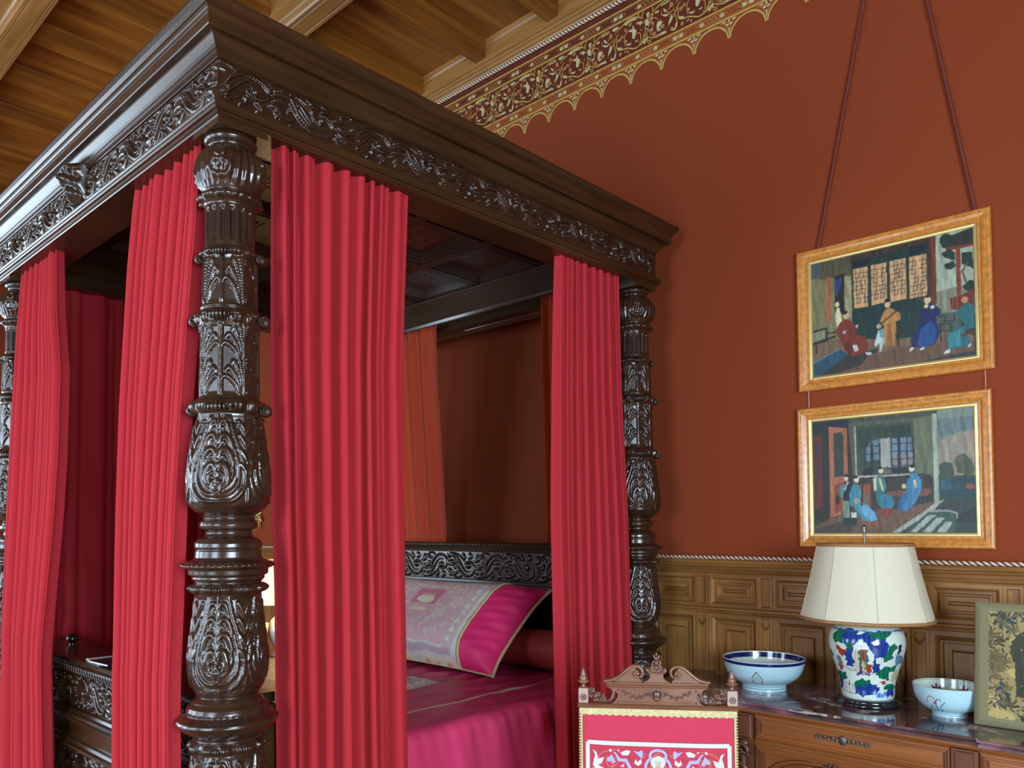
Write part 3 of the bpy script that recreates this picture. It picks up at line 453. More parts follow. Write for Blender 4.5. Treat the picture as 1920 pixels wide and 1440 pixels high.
PIC_B=[('p',(62,64,50),[(0.0,1.0),(1.0,1.0),(1.0,0.0),(0.0,-0.0)]),('p',(112,124,112),[(0.795,1.002),(1.004,0.999),(1.002,0.621),(0.794,0.639)]),('p',(136,124,108),[(0.794,0.746),(1.003,0.828),(1.002,0.455),(0.794,0.469)]),('p',(92,108,104),[(0.795,0.928),(1.003,0.932),(1.003,0.828),(0.794,0.778)]),('p',(34,38,42),[(0.0,0.994),(0.254,0.997),(0.254,0.917),(0.0,0.888)]),('p',(24,26,56),[(0.083,0.99),(0.223,0.984),(0.223,0.938),(0.102,0.952)]),('p',(40,40,34),[(0.0,0.9),(0.271,0.938),(0.27,0.14),(0.0,0.088)]),('p',(84,40,32),[(0.002,0.876),(0.067,0.875),(0.067,0.227),(0.002,0.205)]),('l',(56,42,70),0.02,[(0.033,0.79),(0.037,0.684)]),('l',(56,42,70),0.02,[(0.042,0.613),(0.042,0.508)]),('p',(158,92,60),[(0.115,0.945),(0.236,0.919),(0.236,0.461),(0.196,0.165),(0.115,0.132)]),('p',(44,56,46),[(0.147,0.883),(0.201,0.889),(0.211,0.853),(0.211,0.497),(0.145,0.495)]),('p',(120,60,40),[(0.147,0.42),(0.2,0.452),(0.196,0.211),(0.145,0.166)]),('e',(50,30,24),(0.164,0.293),0.016,0.042),('p',(78,80,60),[(0.245,0.964),(0.655,0.956),(0.764,0.964),(0.766,0.236),(0.288,0.174)]),('p',(54,68,56),[(0.297,0.929),(0.655,0.929),(0.654,0.5),(0.297,0.503)]),('p',(150,150,140),[(0.452,0.804),(0.513,0.809),(0.512,0.554),(0.452,0.559)]),('p',(128,118,116),[(0.517,0.664),(0.646,0.664),(0.646,0.544),(0.516,0.554)]),('p',(100,116,130),[(0.521,0.808),(0.642,0.816),(0.642,0.653),(0.521,0.653)]),('p',(92,110,120),[(0.353,0.769),(0.451,0.804),(0.45,0.626),(0.353,0.611)]),('p',(38,58,44),[(0.315,0.887),(0.442,0.917),(0.517,0.897),(0.492,0.8),(0.409,0.82),(0.357,0.724),(0.314,0.728)]),('p',(30,48,40),[(0.517,0.908),(0.639,0.904),(0.646,0.794),(0.59,0.8),(0.517,0.797)]),('p',(92,98,72),[(0.655,0.946),(0.76,0.964),(0.762,0.247),(0.657,0.326)]),('l',(150,156,140),0.01,[(0.289,0.918),(0.293,0.491)]),('l',(164,168,150),0.01,[(0.297,0.486),(0.646,0.484)]),('p',(150,158,140),[(0.764,0.974),(0.791,0.976),(0.795,0.256),(0.768,0.246)]),('l',(28,38,44),0.009,[(0.353,0.769),(0.353,0.516)]),('l',(28,38,44),0.018,[(0.396,0.765),(0.395,0.513)]),('l',(28,38,44),0.009,[(0.446,0.76),(0.446,0.509)]),('l',(28,38,44),0.009,[(0.517,0.808),(0.516,0.504)]),('l',(28,38,44),0.018,[(0.566,0.803),(0.565,0.501)]),('l',(28,38,44),0.009,[(0.614,0.798),(0.614,0.497)]),('l',(28,38,44),0.009,[(0.653,0.793),(0.652,0.495)]),('l',(28,38,44),0.006,[(0.353,0.747),(0.449,0.743)]),('l',(28,38,44),0.006,[(0.517,0.753),(0.65,0.748)]),('l',(28,38,44),0.006,[(0.353,0.679),(0.449,0.676)]),('l',(28,38,44),0.006,[(0.517,0.687),(0.65,0.683)]),('l',(28,38,44),0.006,[(0.353,0.611),(0.449,0.609)]),('l',(28,38,44),0.006,[(0.517,0.62),(0.65,0.618)]),('l',(28,38,44),0.006,[(0.353,0.555),(0.449,0.554)]),('l',(28,38,44),0.006,[(0.517,0.565),(0.65,0.563)]),('p',(30,36,46),[(0.516,0.554),(0.65,0.555),(0.65,0.5),(0.516,0.504)]),('p',(24,32,36),[(0.353,0.555),(0.396,0.563),(0.395,0.496),(0.323,0.501)]),('p',(86,84,76),[(0.45,0.553),(0.516,0.532),(0.516,0.488),(0.45,0.487)]),('p',(50,46,38),[(0.297,0.48),(0.654,0.478),(0.763,0.46),(0.762,0.215),(0.297,0.163)]),('l',(34,30,26),0.01,[(0.483,0.468),(0.693,0.481),(0.744,0.472),(0.751,0.343),(0.7,0.184)]),('l',(34,30,26),0.01,[(0.7,0.195),(0.7,0.357)]),('p',(110,66,48),[(0.483,0.351),(0.747,0.365),(0.755,0.332),(0.716,0.302),(0.491,0.307)]),('p',(140,66,44),[(0.314,0.416),(0.381,0.418),(0.381,0.228),(0.323,0.218)]),('p',(76,96,78),[(0.344,0.341),(0.367,0.346),(0.367,0.245),(0.344,0.24)]),('p',(100,74,56),[(0.005,0.041),(0.128,0.144),(0.322,0.184),(0.573,0.199),(0.762,0.257),(0.808,0.213),(0.532,0.003),(0.005,-0.0)]),('p',(66,56,46),[(0.005,0.035),(0.235,0.118),(0.27,0.027),(0.235,-0.001),(0.005,-0.0)]),('p',(44,54,50),[(0.797,0.256),(0.831,0.286),(1.001,0.279),(1.0,0.0),(0.515,0.003)]),('p',(150,152,138),[(0.77,0.246),(0.823,0.271),(0.751,0.172),(0.556,0.003),(0.511,0.003),(0.692,0.163)]),('p',(50,72,62),[(0.589,0.008),(0.731,0.173),(0.883,0.169),(0.905,0.095),(0.868,0.001)]),('p',(150,154,142),[(0.621,0.008),(0.731,0.146),(0.774,0.145),(0.66,0.007)]),('p',(150,154,142),[(0.696,0.007),(0.777,0.124),(0.823,0.123),(0.746,0.007)]),('p',(150,154,142),[(0.773,0.007),(0.83,0.091),(0.868,0.087),(0.83,0.006)]),('l',(134,130,118),0.012,[(0.739,0.178),(0.846,0.18),(0.891,0.158),(0.898,0.095)]),('p',(34,40,40),[(0.883,0.085),(0.905,0.147),(1.001,0.207),(1.0,0.083)]),('p',(56,70,60),[(0.798,0.554),(0.832,0.578),(0.87,0.564),(0.884,0.494),(0.877,0.432),(0.801,0.426)]),('p',(66,76,52),[(0.885,0.589),(0.914,0.629),(0.944,0.631),(0.98,0.581),(0.995,0.518),(0.987,0.456),(0.899,0.483)]),('p',(84,88,60),[(0.888,0.589),(0.922,0.628),(0.944,0.605),(0.922,0.555)]),('p',(30,56,58),[(0.797,0.426),(0.884,0.431),(0.943,0.469),(1.002,0.444),(1.001,0.279),(0.797,0.277)]),('p',(44,80,90),[(0.801,0.426),(0.862,0.422),(0.869,0.348),(0.805,0.346)]),('e',(38,66,74),(0.895,0.373),0.023,0.032),('e',(140,60,46),(0.969,0.369),0.025,0.021),('l',(40,64,68),0.006,[(0.797,0.32),(1.001,0.32)]),('l',(40,64,68),0.006,[(0.797,0.288),(1.001,0.279)]),('p',(22,28,44),[(0.2,0.44),(0.24,0.461),(0.253,0.346),(0.244,0.266),(0.196,0.291)]),('p',(60,120,120),[(0.182,0.395),(0.214,0.439),(0.2,0.291),(0.182,0.326)]),('p',(110,130,108),[(0.2,0.28),(0.24,0.278),(0.244,0.124),(0.204,0.125)]),('p',(26,44,38),[(0.2,0.131),(0.292,0.134),(0.288,0.066),(0.204,0.062)]),('p',(180,184,168),[(0.253,0.181),(0.288,0.18),(0.29,0.134),(0.255,0.132)]),('e',(196,186,160),(0.225,0.479),0.013,0.023),('e',(20,20,20),(0.227,0.502),0.015,0.015),('l',(150,160,150),0.012,[(0.214,0.382),(0.236,0.444)]),('p',(58,128,136),[(0.244,0.346),(0.271,0.425),(0.305,0.423),(0.323,0.354),(0.314,0.275),(0.357,0.245),(0.399,0.182),(0.424,0.115),(0.382,0.093),(0.335,0.105),(0.279,0.208),(0.244,0.244)]),('p',(96,150,176),[(0.297,0.242),(0.357,0.24),(0.408,0.171),(0.42,0.115),(0.382,0.099),(0.322,0.173)]),('e',(198,190,164),(0.293,0.463),0.016,0.027),('e',(20,20,20),(0.284,0.486),0.018,0.015),('e',(160,140,110),(0.292,0.276),0.018,0.025),('l',(40,36,34),0.01,[(0.336,0.477),(0.323,0.241)]),('p',(130,70,50),[(0.322,0.094),(0.42,0.104),(0.433,0.048),(0.357,0.049)]),('l',(90,50,40),0.01,[(0.271,0.231),(0.27,0.175)]),('p',(50,104,108),[(0.408,0.45),(0.433,0.493),(0.467,0.48),(0.483,0.39),(0.467,0.336),(0.516,0.311),(0.532,0.244),(0.508,0.212),(0.45,0.203),(0.42,0.271),(0.416,0.36)]),('p',(180,176,140),[(0.4,0.462),(0.421,0.483),(0.421,0.36),(0.404,0.361)]),('p',(180,176,140),[(0.429,0.471),(0.45,0.459),(0.467,0.358),(0.454,0.358)]),('e',(200,192,166),(0.449,0.531),0.015,0.025),('e',(20,20,20),(0.442,0.552),0.015,0.013),('p',(40,112,132),[(0.441,0.315),(0.491,0.334),(0.528,0.267),(0.516,0.212),(0.458,0.208)]),('p',(120,50,36),[(0.42,0.204),(0.516,0.212),(0.52,0.157),(0.474,0.136),(0.433,0.17)]),('p',(56,116,150),[(0.606,0.416),(0.638,0.501),(0.669,0.488),(0.697,0.432),(0.693,0.368),(0.661,0.261),(0.613,0.187),(0.548,0.189),(0.553,0.266),(0.605,0.351)]),('p',(44,90,130),[(0.553,0.266),(0.597,0.351),(0.621,0.328),(0.581,0.188),(0.548,0.189)]),('e',(200,190,164),(0.638,0.534),0.016,0.027),('e',(18,18,20),(0.644,0.555),0.018,0.015),('p',(186,172,130),[(0.645,0.436),(0.661,0.445),(0.671,0.38),(0.657,0.364)]),('e',(186,172,130),(0.589,0.39),0.015,0.019)]
JAR=[('p',(28,58,132),[(0.351,0.946),(0.436,0.964),(0.471,0.893),(0.515,0.946),(0.56,0.929),(0.582,0.839),(0.59,0.643),(0.561,0.607),(0.556,0.393),(0.523,0.393),(0.532,0.607),(0.504,0.75),(0.477,0.839),(0.449,0.75),(0.44,0.571),(0.456,0.464),(0.402,0.464),(0.399,0.643),(0.426,0.75),(0.381,0.786),(0.348,0.857)]),('p',(10,100,70),[(0.336,0.893),(0.376,0.946),(0.412,0.929),(0.388,0.839),(0.401,0.75),(0.357,0.768),(0.327,0.804)]),('p',(10,100,70),[(0.414,0.804),(0.449,0.786),(0.443,0.696),(0.407,0.714)]),('p',(10,100,70),[(0.504,0.929),(0.56,0.946),(0.618,0.929),(0.595,0.875),(0.57,0.839),(0.514,0.875)]),('p',(10,100,70),[(0.588,0.75),(0.622,0.786),(0.639,0.714),(0.61,0.661),(0.615,0.571),(0.575,0.554),(0.567,0.607),(0.59,0.661)]),('p',(28,58,132),[(0.515,0.714),(0.547,0.75),(0.583,0.714),(0.572,0.625),(0.537,0.643)]),('p',(150,60,35),[(0.357,0.75),(0.38,0.714),(0.413,0.661),(0.388,0.58),(0.362,0.661)]),('p',(120,110,120),[(0.347,0.589),(0.38,0.571),(0.379,0.464),(0.339,0.446)]),('p',(150,60,35),[(0.341,0.464),(0.379,0.464),(0.366,0.384),(0.335,0.393)]),('p',(90,150,170),[(0.463,0.804),(0.471,0.839),(0.485,0.821),(0.482,0.768),(0.466,0.768)]),('p',(205,215,205),[(0.466,0.786),(0.482,0.786),(0.482,0.714),(0.471,0.705)]),('p',(40,100,90),[(0.471,0.696),(0.504,0.696),(0.507,0.429),(0.467,0.411),(0.461,0.571)]),('p',(150,60,35),[(0.476,0.705),(0.493,0.705),(0.495,0.464),(0.486,0.464)]),('p',(190,180,150),[(0.449,0.679),(0.466,0.696),(0.467,0.429),(0.445,0.357),(0.435,0.429)]),('p',(70,60,120),[(0.46,0.411),(0.481,0.5),(0.475,0.348),(0.445,0.343)]),('p',(190,160,120),[(0.478,0.554),(0.495,0.536),(0.492,0.348),(0.477,0.348)]),('p',(150,60,35),[(0.504,0.518),(0.525,0.5),(0.517,0.393),(0.498,0.402)]),('p',(50,60,150),[(0.492,0.393),(0.517,0.384),(0.511,0.339),(0.495,0.343)]),('p',(205,215,205),[(0.538,0.589),(0.561,0.616),(0.575,0.554),(0.558,0.5),(0.539,0.536)]),('p',(10,100,70),[(0.585,0.482),(0.624,0.464),(0.657,0.5),(0.652,0.393),(0.613,0.411),(0.627,0.286),(0.575,0.304),(0.543,0.375)]),('p',(90,120,150),[(0.633,0.643),(0.69,0.607),(0.718,0.5),(0.64,0.482)]),('p',(60,50,60),[(0.646,0.75),(0.666,0.768),(0.665,0.661),(0.646,0.643)]),('p',(190,180,150),[(0.634,0.375),(0.683,0.429),(0.714,0.286),(0.643,0.25)]),('p',(10,100,70),[(0.309,0.375),(0.376,0.357),(0.384,0.268),(0.318,0.232),(0.282,0.304)]),('p',(28,58,132),[(0.304,0.304),(0.347,0.232),(0.309,0.107),(0.282,0.125)]),('l',(150,60,35),0.006,[(0.338,0.214),(0.422,0.196)]),('l',(150,60,35),0.006,[(0.351,0.214),(0.342,0.098)]),('l',(150,60,35),0.006,[(0.372,0.205),(0.365,0.093)]),('l',(150,60,35),0.006,[(0.395,0.268),(0.383,0.089)]),('l',(150,60,35),0.006,[(0.407,0.205),(0.4,0.089)]),('l',(150,60,35),0.006,[(0.421,0.205),(0.417,0.089)]),('l',(150,60,35),0.008,[(0.327,0.098),(0.425,0.086)]),('p',(10,100,70),[(0.425,0.25),(0.464,0.295),(0.512,0.286),(0.519,0.232),(0.461,0.196),(0.427,0.143)]),('p',(28,58,132),[(0.437,0.179),(0.505,0.232),(0.556,0.232),(0.567,0.161),(0.545,0.089),(0.474,0.062),(0.425,0.089)]),('p',(150,60,35),[(0.57,0.259),(0.6,0.286),(0.614,0.241),(0.584,0.223)]),('p',(10,100,70),[(0.598,0.214),(0.658,0.232),(0.713,0.161),(0.634,0.143),(0.593,0.161)]),('p',(28,58,132),[(0.623,0.143),(0.689,0.161),(0.686,0.054),(0.617,0.071)]),('p',(90,140,200),[(0.545,0.098),(0.604,0.125),(0.641,0.054),(0.554,0.054)]),('p',(10,100,70),[(0.294,0.679),(0.323,0.571),(0.301,0.536),(0.282,0.607)]),('l',(10,100,70),0.008,[(0.377,0.446),(0.448,0.42)]),('l',(10,100,70),0.008,[(0.383,0.42),(0.44,0.393)]),('l',(10,100,70),0.008,[(0.524,0.375),(0.571,0.366)])]
CH_P=[(0,[(-0.1982,0.9107),(-0.1865,0.9037),(-0.1806,0.8833),(-0.163,0.8897),(-0.1703,0.8704),(-0.1821,0.8642),(-0.1659,0.8573),(-0.1586,0.8461),(-0.1865,0.8479),(-0.1982,0.8622),(-0.1953,0.8799),(-0.1909,0.8947)]),(0,[(-0.1131,0.9059),(-0.0954,0.9137),(-0.0822,0.9112),(-0.0896,0.8978),(-0.1072,0.8972)]),(1,[(-0.0734,0.9129),(-0.0602,0.9089),(-0.0485,0.9151),(-0.0441,0.905),(-0.0485,0.8887),(-0.0573,0.8958),(-0.0661,0.9043)]),(1,[(-0.1542,0.887),(-0.1395,0.8992),(-0.1322,0.8847),(-0.1278,0.8761),(-0.1366,0.8699),(-0.1454,0.8785),(-0.1542,0.8753)]),(1,[(-0.138,0.9081),(-0.1278,0.9054),(-0.1145,0.8882),(-0.094,0.8874),(-0.0837,0.8686),(-0.0734,0.8486),(-0.0852,0.8483),(-0.0984,0.8769),(-0.1204,0.8792),(-0.1278,0.8966)]),(0,[(-0.0675,0.8881),(-0.0626,0.878),(-0.0514,0.8886),(-0.0485,0.8755),(-0.0602,0.8663),(-0.072,0.8748)]),(0,[(-0.1145,0.8632),(-0.1013,0.8724),(-0.1037,0.8615)]),(0,[(-0.1131,0.8474),(-0.1013,0.8586),(-0.0896,0.8481)]),(2,[(-0.1806,0.9127),(-0.1703,0.9153),(-0.1689,0.9057),(-0.1777,0.9039)]),(2,[(-0.1601,0.9015),(-0.1527,0.9032),(-0.1512,0.8944),(-0.1586,0.8942)]),(2,[(-0.0705,0.9204),(-0.0617,0.9221),(-0.0617,0.9133),(-0.069,0.9131)]),(2,[(-0.0352,0.9141),(-0.025,0.9144),(-0.0279,0.907),(-0.0338,0.9068)]),(2,[(-0.0837,0.8891),(-0.0749,0.8923),(-0.0764,0.882),(-0.0837,0.8818)]),(2,[(-0.0675,0.8602),(-0.0587,0.862),(-0.0573,0.8491),(-0.0675,0.8488)]),(2,[(-0.1013,0.9209),(-0.0925,0.9212),(-0.094,0.9158)])]
CH_S=[(1,28,[(-0.0382,0.8435),(-0.0373,0.867),(-0.0323,0.8804),(-0.0235,0.8909),(-0.0235,0.9027),(-0.0147,0.9123),(0.0,0.9157)]),(3,6,[(-0.1836,0.8803),(-0.1718,0.9012),(-0.1439,0.9108),(-0.1248,0.9129),(-0.1131,0.9015)]),(3,6,[(-0.1542,0.8958),(-0.1571,0.8752),(-0.1454,0.8623),(-0.1248,0.8703),(-0.1233,0.8821),(-0.1307,0.8907)]),(3,6,[(-0.0308,0.8496),(-0.022,0.8675),(-0.0191,0.8911),(0.0,0.9063)]),(3,6,[(-0.1424,0.8465),(-0.1395,0.8581),(-0.1248,0.8703)]),(3,5,[(-0.0485,0.8887),(-0.0367,0.9023)])]
CH_D=[(0,-0.1439,0.9108,15),(0,-0.1189,0.9116,9),(0,-0.1977,0.8519,12),(3,-0.1389,0.8772,10)]
CH_SH=[(-0.0235,0.8792),(-0.0176,0.8911),(0.0,0.8999),(0.0176,0.8922),(0.0235,0.8806),(0.0162,0.8628),(0.0088,0.8479),(-0.0088,0.8473),(-0.0162,0.8618)]

# ================================================================== ROOM
XL, XR, YB, YF, ZC = -8.0, 2.6, 3.5, -3.2, 4.62
def wall_open(name, axis, pos, thick, a0, a1, z0, z1, holes, m):
    """wall slab along axis with rectangular holes [(a,b,zb,zt)]"""
    mb = MB(); cuts = sorted(holes); x = a0
    def bx(p, q, r, s):
        if axis == 'x': mb.box(p, q, min(pos, pos+thick), max(pos, pos+thick), r, s)
        else: mb.box(min(pos, pos+thick), max(pos, pos+thick), p, q, r, s)
    for (p, q, r, s) in cuts:
        bx(x, p, z0, z1); bx(p, q, z0, r); bx(p, q, s, z1); x = q
    bx(x, a1, z0, z1)
    return struct(mb.build(name, m))
wall_open('wall_back', 'x', YB, .25, XL-.3, XR+.25, 0, 5, [], M['wall'])
WINX = [(-6.9, -5.1), (-4.4, -2.8), (-1.7, -.1)]; WINY = [(-1.0, .6)]; WINL = [(-1.9, .1)]
wall_open('wall_left', 'y', XL, -.3, YF-.3, YB, 0, 5, [(a, b, .6, 3.7) for a, b in WINL], M['wall'])
wall_open('wall_front', 'x', YF, -.3, XL-.3, XR+.3, 0, 5, [(a, b, .6, 3.2) for a, b in WINX], M['wall'])
wall_open('wall_right', 'y', XR, .3, YF, YB, 0, 5, [(a, b, .6, 3.2) for a, b in WINY], M['wall'])
struct(MB().box(XL-.3, XR+.3, YF-.3, YB+.25, -.12, 0).build('floor', M['floor']))
n = 0
for axis, pos, wins in (('x', YF-.2, WINX), ('y', XR+.2, WINY), ('y', XL-.2, WINL)):
    for a, b in wins:
        n += 1; mb = MB()
        def B(p, q, r, s, d=.03):
            if axis == 'x': mb.box(p, q, pos-d, pos+d, r, s)
            else: mb.box(pos-d, pos+d, p, q, r, s)
        B(a, a+.07, .6, 3.2); B(b-.07, b, .6, 3.2); B(a, b, .6, .68); B(a, b, 3.12, 3.2); B((a+b)/2-.05, (a+b)/2+.05, .6, 3.2)
        for z in (1.25, 1.9, 2.5): B(a, b, z-.018, z+.018, .02)
        struct(mb.build('window_%d' % n, M['plaster']))

# ---- ceiling: boards, heavy beams along x, joists along y with a small bed mould
ceil = struct(MB().box(XL-.3, XR+.3, YF-.3, YB+.25, 4.615, 4.75).build('ceiling', M['ceil_y']))
beams = [2.287+.148-1.075*k-.148 for k in range(6)]
for y0 in beams:
    y1 = y0+.150; zb = 4.40
    pr = [(y0, 4.62), (y0-.018, 4.60), (y0-.004, 4.585), (y0-.004, 4.45), (y0+.006, 4.442), (y0, 4.425), (y0+.004, zb+.01), (y0+.012, zb), (y0+.030, zb), (y0+.032, zb+.003), (y0+.036, zb+.003), (y0+.038, zb),
          (y1-.038, zb), (y1-.036, zb+.003), (y1-.032, zb+.003), (y1-.030, zb), (y1-.012, zb), (y1-.004, zb+.01), (y1, 4.425), (y1-.006, 4.442), (y1+.004, 4.45), (y1+.004, 4.585), (y1+.018, 4.60), (y1, 4.62)]
    struct(MB().prism(pr, XL, XR, lambda p, q, t: (t, p, q)).build('ceiling_beam', M['ceil_x'], ceil))
for k in range(-9, 9):
    x1 = -2.81-.59*k; x0 = x1-.09
    if x1 < XL or x0 > XR: continue
    zb = 4.525
    pr = [(x0-.035, 4.62), (x0-.030, 4.604), (x0-.008, 4.592), (x0-.006, 4.575), (x0, 4.57), (x0, zb+.006), (x0+.006, zb), (x0+.020, zb), (x0+.022, zb+.003), (x0+.025, zb), (x1-.025, zb), (x1-.022, zb+.003), (x1-.020, zb), (x1-.006, zb), (x1, zb+.006), (x1, 4.57), (x1+.006, 4.575), (x1+.008, 4.592), (x1+.030, 4.604), (x1+.035, 4.62)]
    struct(MB().prism(pr, YF, 3.42, lambda p, q, t: (p, t, q)).build('ceiling_joist', M['ceil_y'], ceil))
# plate along the back wall, above the painted border
pr = [(3.5, 4.470), (3.478, 4.470), (3.474, 4.478), (3.462, 4.480), (3.452, 4.490), (3.440, 4.494), (3.434, 4.50), (3.42, 4.502), (3.42, 4.585), (3.412, 4.59), (3.404, 4.60), (3.38, 4.62), (3.5, 4.62)]
struct(MB().prism(pr, XL, XR, lambda p, q, t: (t, p, q)).build('trim_1', M['ceil_x']))

# ---- twisted rope mouldings
def rope(name, z, y, x0, x1, r=.0042, pitch=.047, m=None):
    root = None
    for ph, mm, nm in ((0, M['rope_w'], name), (pi/2, M['rope_r'], 'rope_strand'), (pi, M['rope_w'], 'rope_strand'), (3*pi/2, M['rope_r'], 'rope_strand')):
        n = int((x1-x0)/pitch*9); P = []; ph0 = ph
        for i in range(n+1):
            a = 2*pi*i/9+ph; P.append((x0+(x1-x0)*i/n, y+.95*r*cos(a), z+.95*r*sin(a)))
        o = MB().tube(P, r, 6).build(nm, mm, root)
        if root is None: root = struct(o)
        else: struct(o)
rope('trim_2', 4.459, 3.484, -5.6, XR, r=.0062)
rope('trim_3', 1.4455, 3.450, -7.2, 1.6, r=.0050)

# ---- gilded stencilled border under the ceiling
def wfn(y): return lambda x, z: (x, y, z)
def border():
    x0, x1 = -5.81, 2.5; Y = 3.5
    g = MB(); f = wfn(Y-.0008)
    g.add([f(x0, 4.145), f(x1, 4.145), f(x1, 4.455), f(x0, 4.455)], [(0, 1, 2, 3)], 0)
    pitch = .1930; t0 = -2.178; ph = pitch/2
    def arch(dx, zt=4.066, zb=3.982):
        q = min(1., abs(dx)/ph); return zb+(zt-zb)*(1-q**2.3)**.62
    k0 = int(math.floor((x0-t0)/pitch)); k1 = int((x1-t0)/pitch)
    f1 = wfn(Y-.0016); f2 = wfn(Y-.0024); f3 = wfn(Y-.0032)
    for k in range(k0, k1):
        c = t0+pitch*(k+.5); X = np.linspace(-ph, ph, 29)
        Z = [arch(x) for x in X]
        vs = [f(c+x, 4.15) for x in X]+[f(c+x, z) for x, z in zip(X, Z)]; n = len(X)
        g.add(vs, [(n+i, n+i+1, i+1, i) for i in range(n-1)], 1)
        P = [(c+x*.965, z+.003) for x, z in zip(X, Z)]
        ribbon(g, P, .0095, f2, 2)
        P = [(c+x*.80, z+.004) for x, z in zip(X[6:-6], Z[6:-6])]
        # spandrel ornament over each tip
        xt = c-ph
        for (dx, dz, a, b) in [(0, .030, .004, .016), (-.010, .060, .010, .006), (.010, .060, .010, .006), (0, .077, .005, .009), (-.026, .078, .012, .005), (.026, .078, .012, .005)]:
            pts = [(xt+dx+a*cos(t)*(1+.25*cos(3*t)), 3.995+dz+b*sin(t)) for t in np.linspace(0, 2*pi, 10)[:-1]]
            flatpoly(g, pts, f2, 3)
        for sg in (-1, 1):
            ribbon(g, spline([(xt, 4.0), (xt+sg*.006, 4.035), (xt+sg*.022, 4.062), (xt+sg*.05, 4.078)], 14), .0025, f1, 4)
            ribbon(g, spline([(xt, 4.02), (xt+sg*.012, 4.045), (xt+sg*.004, 4.07)], 10), .0025, f1, 4)
    for z, w_ in ((4.4155, .0085), (4.354, .0085), (4.145, .0085), (4.086, .0095)):
        ribbon(g, [(x0, z), (x1, z)], w_, f2, 2)
    for z in (4.404, 4.365, 4.134, 4.098):
        ribbon(g, [(x0, z), (x1, z)], .0018, f1, 4)
    # small motifs of the two narrow bands
    per = .385
    for zc, off, sc in ((4.3845, -2.448, 1.), (4.1158, -2.462, 1.05)):
        j0 = int((x0-off)/per); j1 = int((x1-off)/per)
        for j in range(j0, j1):
            cx = off+per*j
            for sg in (-1, 1):
                flatpoly(g, [(cx+sg*.006, zc-.003), (cx+sg*.016, zc-.011), (cx+sg*.034, zc-.009), (cx+sg*.028, zc), (cx+sg*.034, zc+.009), (cx+sg*.016, zc+.011), (cx+sg*.006, zc+.003)], f2, 3)
                disc2(g, (cx+sg*.044, zc), .0045, f2, 4, 8)
                ribbon(g, [(cx-.010, zc-sg*.014), (cx+.010, zc+sg*.014)], .004, f3, 2)
            cx += per/2
            for sg in (-1, 1):
                flatpoly(g, [(cx+sg*.046, zc-.004), (cx+sg*.055, zc-.012), (cx+sg*.072, zc-.006), (cx+sg*.066, zc), (cx+sg*.072, zc+.006), (cx+sg*.055, zc+.012), (cx+sg*.046, zc+.004)], f2, 3)
                disc2(g, (cx+sg*.080, zc), .004, f2, 4, 8)
                for q in (.012, .034):
                    ribbon(g, [(cx+sg*q+.009*cos(t), zc+.013*sin(t)) for t in np.linspace(0, 2*pi, 15)], .0026, f1, 4)
                ribbon(g, [(cx+sg*.05+.007*cos(t), zc+.010*sin(t)) for t in np.linspace(0, 2*pi, 11)], .003, f3, 2)
    # arabesque
    T = MB()
    for w_, P in FR_S:
        Q = spline(P, 26); ribbon(T, Q, [w_*.00080*(.75+.6*sin(pi*i/(len(Q)-1))) for i in range(len(Q))], f2, 4 if w_ < 6 else 2)
    for (x, z, r) in FR_SP:
        a = np.linspace(0, 3.3*pi, 22); ribbon(T, [(x+r*(1-.24*t/pi)*cos(t+x*90), z+r*(1-.24*t/pi)*sin(t+x*90)) for t in a], r*.36, f1, 4)
        disc2(T, (x, z), r*.30, f2, 4, 7)
    rs_ = np.random.RandomState(5)
    for P in FR_L:
        Q = np.array(P); c = Q.mean(0); Q = c+(Q-c)*np.array([.92, .92])
        Q = spline([tuple(q) for q in Q]+[tuple(Q[0])], 5*len(Q))[:-1]; k_ = np.arange(len(Q)); Q = c+(Q-c)*(1-.16*(k_ % 3 == 1))[:, None]
        flatpoly(T, [tuple(q) for q in Q], f3, 3, 0)
    TV = np.array(T.v)
    for j in range(int((x0+2.649)/per), int((x1-.43+2.649)/per)+1):
        V = TV.copy(); V[:, 0] += -2.649+per*j
        k = len(g.v); g.v.extend(map(tuple, V)); g.f.extend([tuple(i+k for i in q) for q in T.f]); g.mi.extend(T.mi); g.sm.extend(T.sm)
    o = g.build('trim_4', [M['border_ground'], M['border_orange'], M['gold_line'], M['gold_leaf'], M['gold_copper']])
    struct(o)
border()

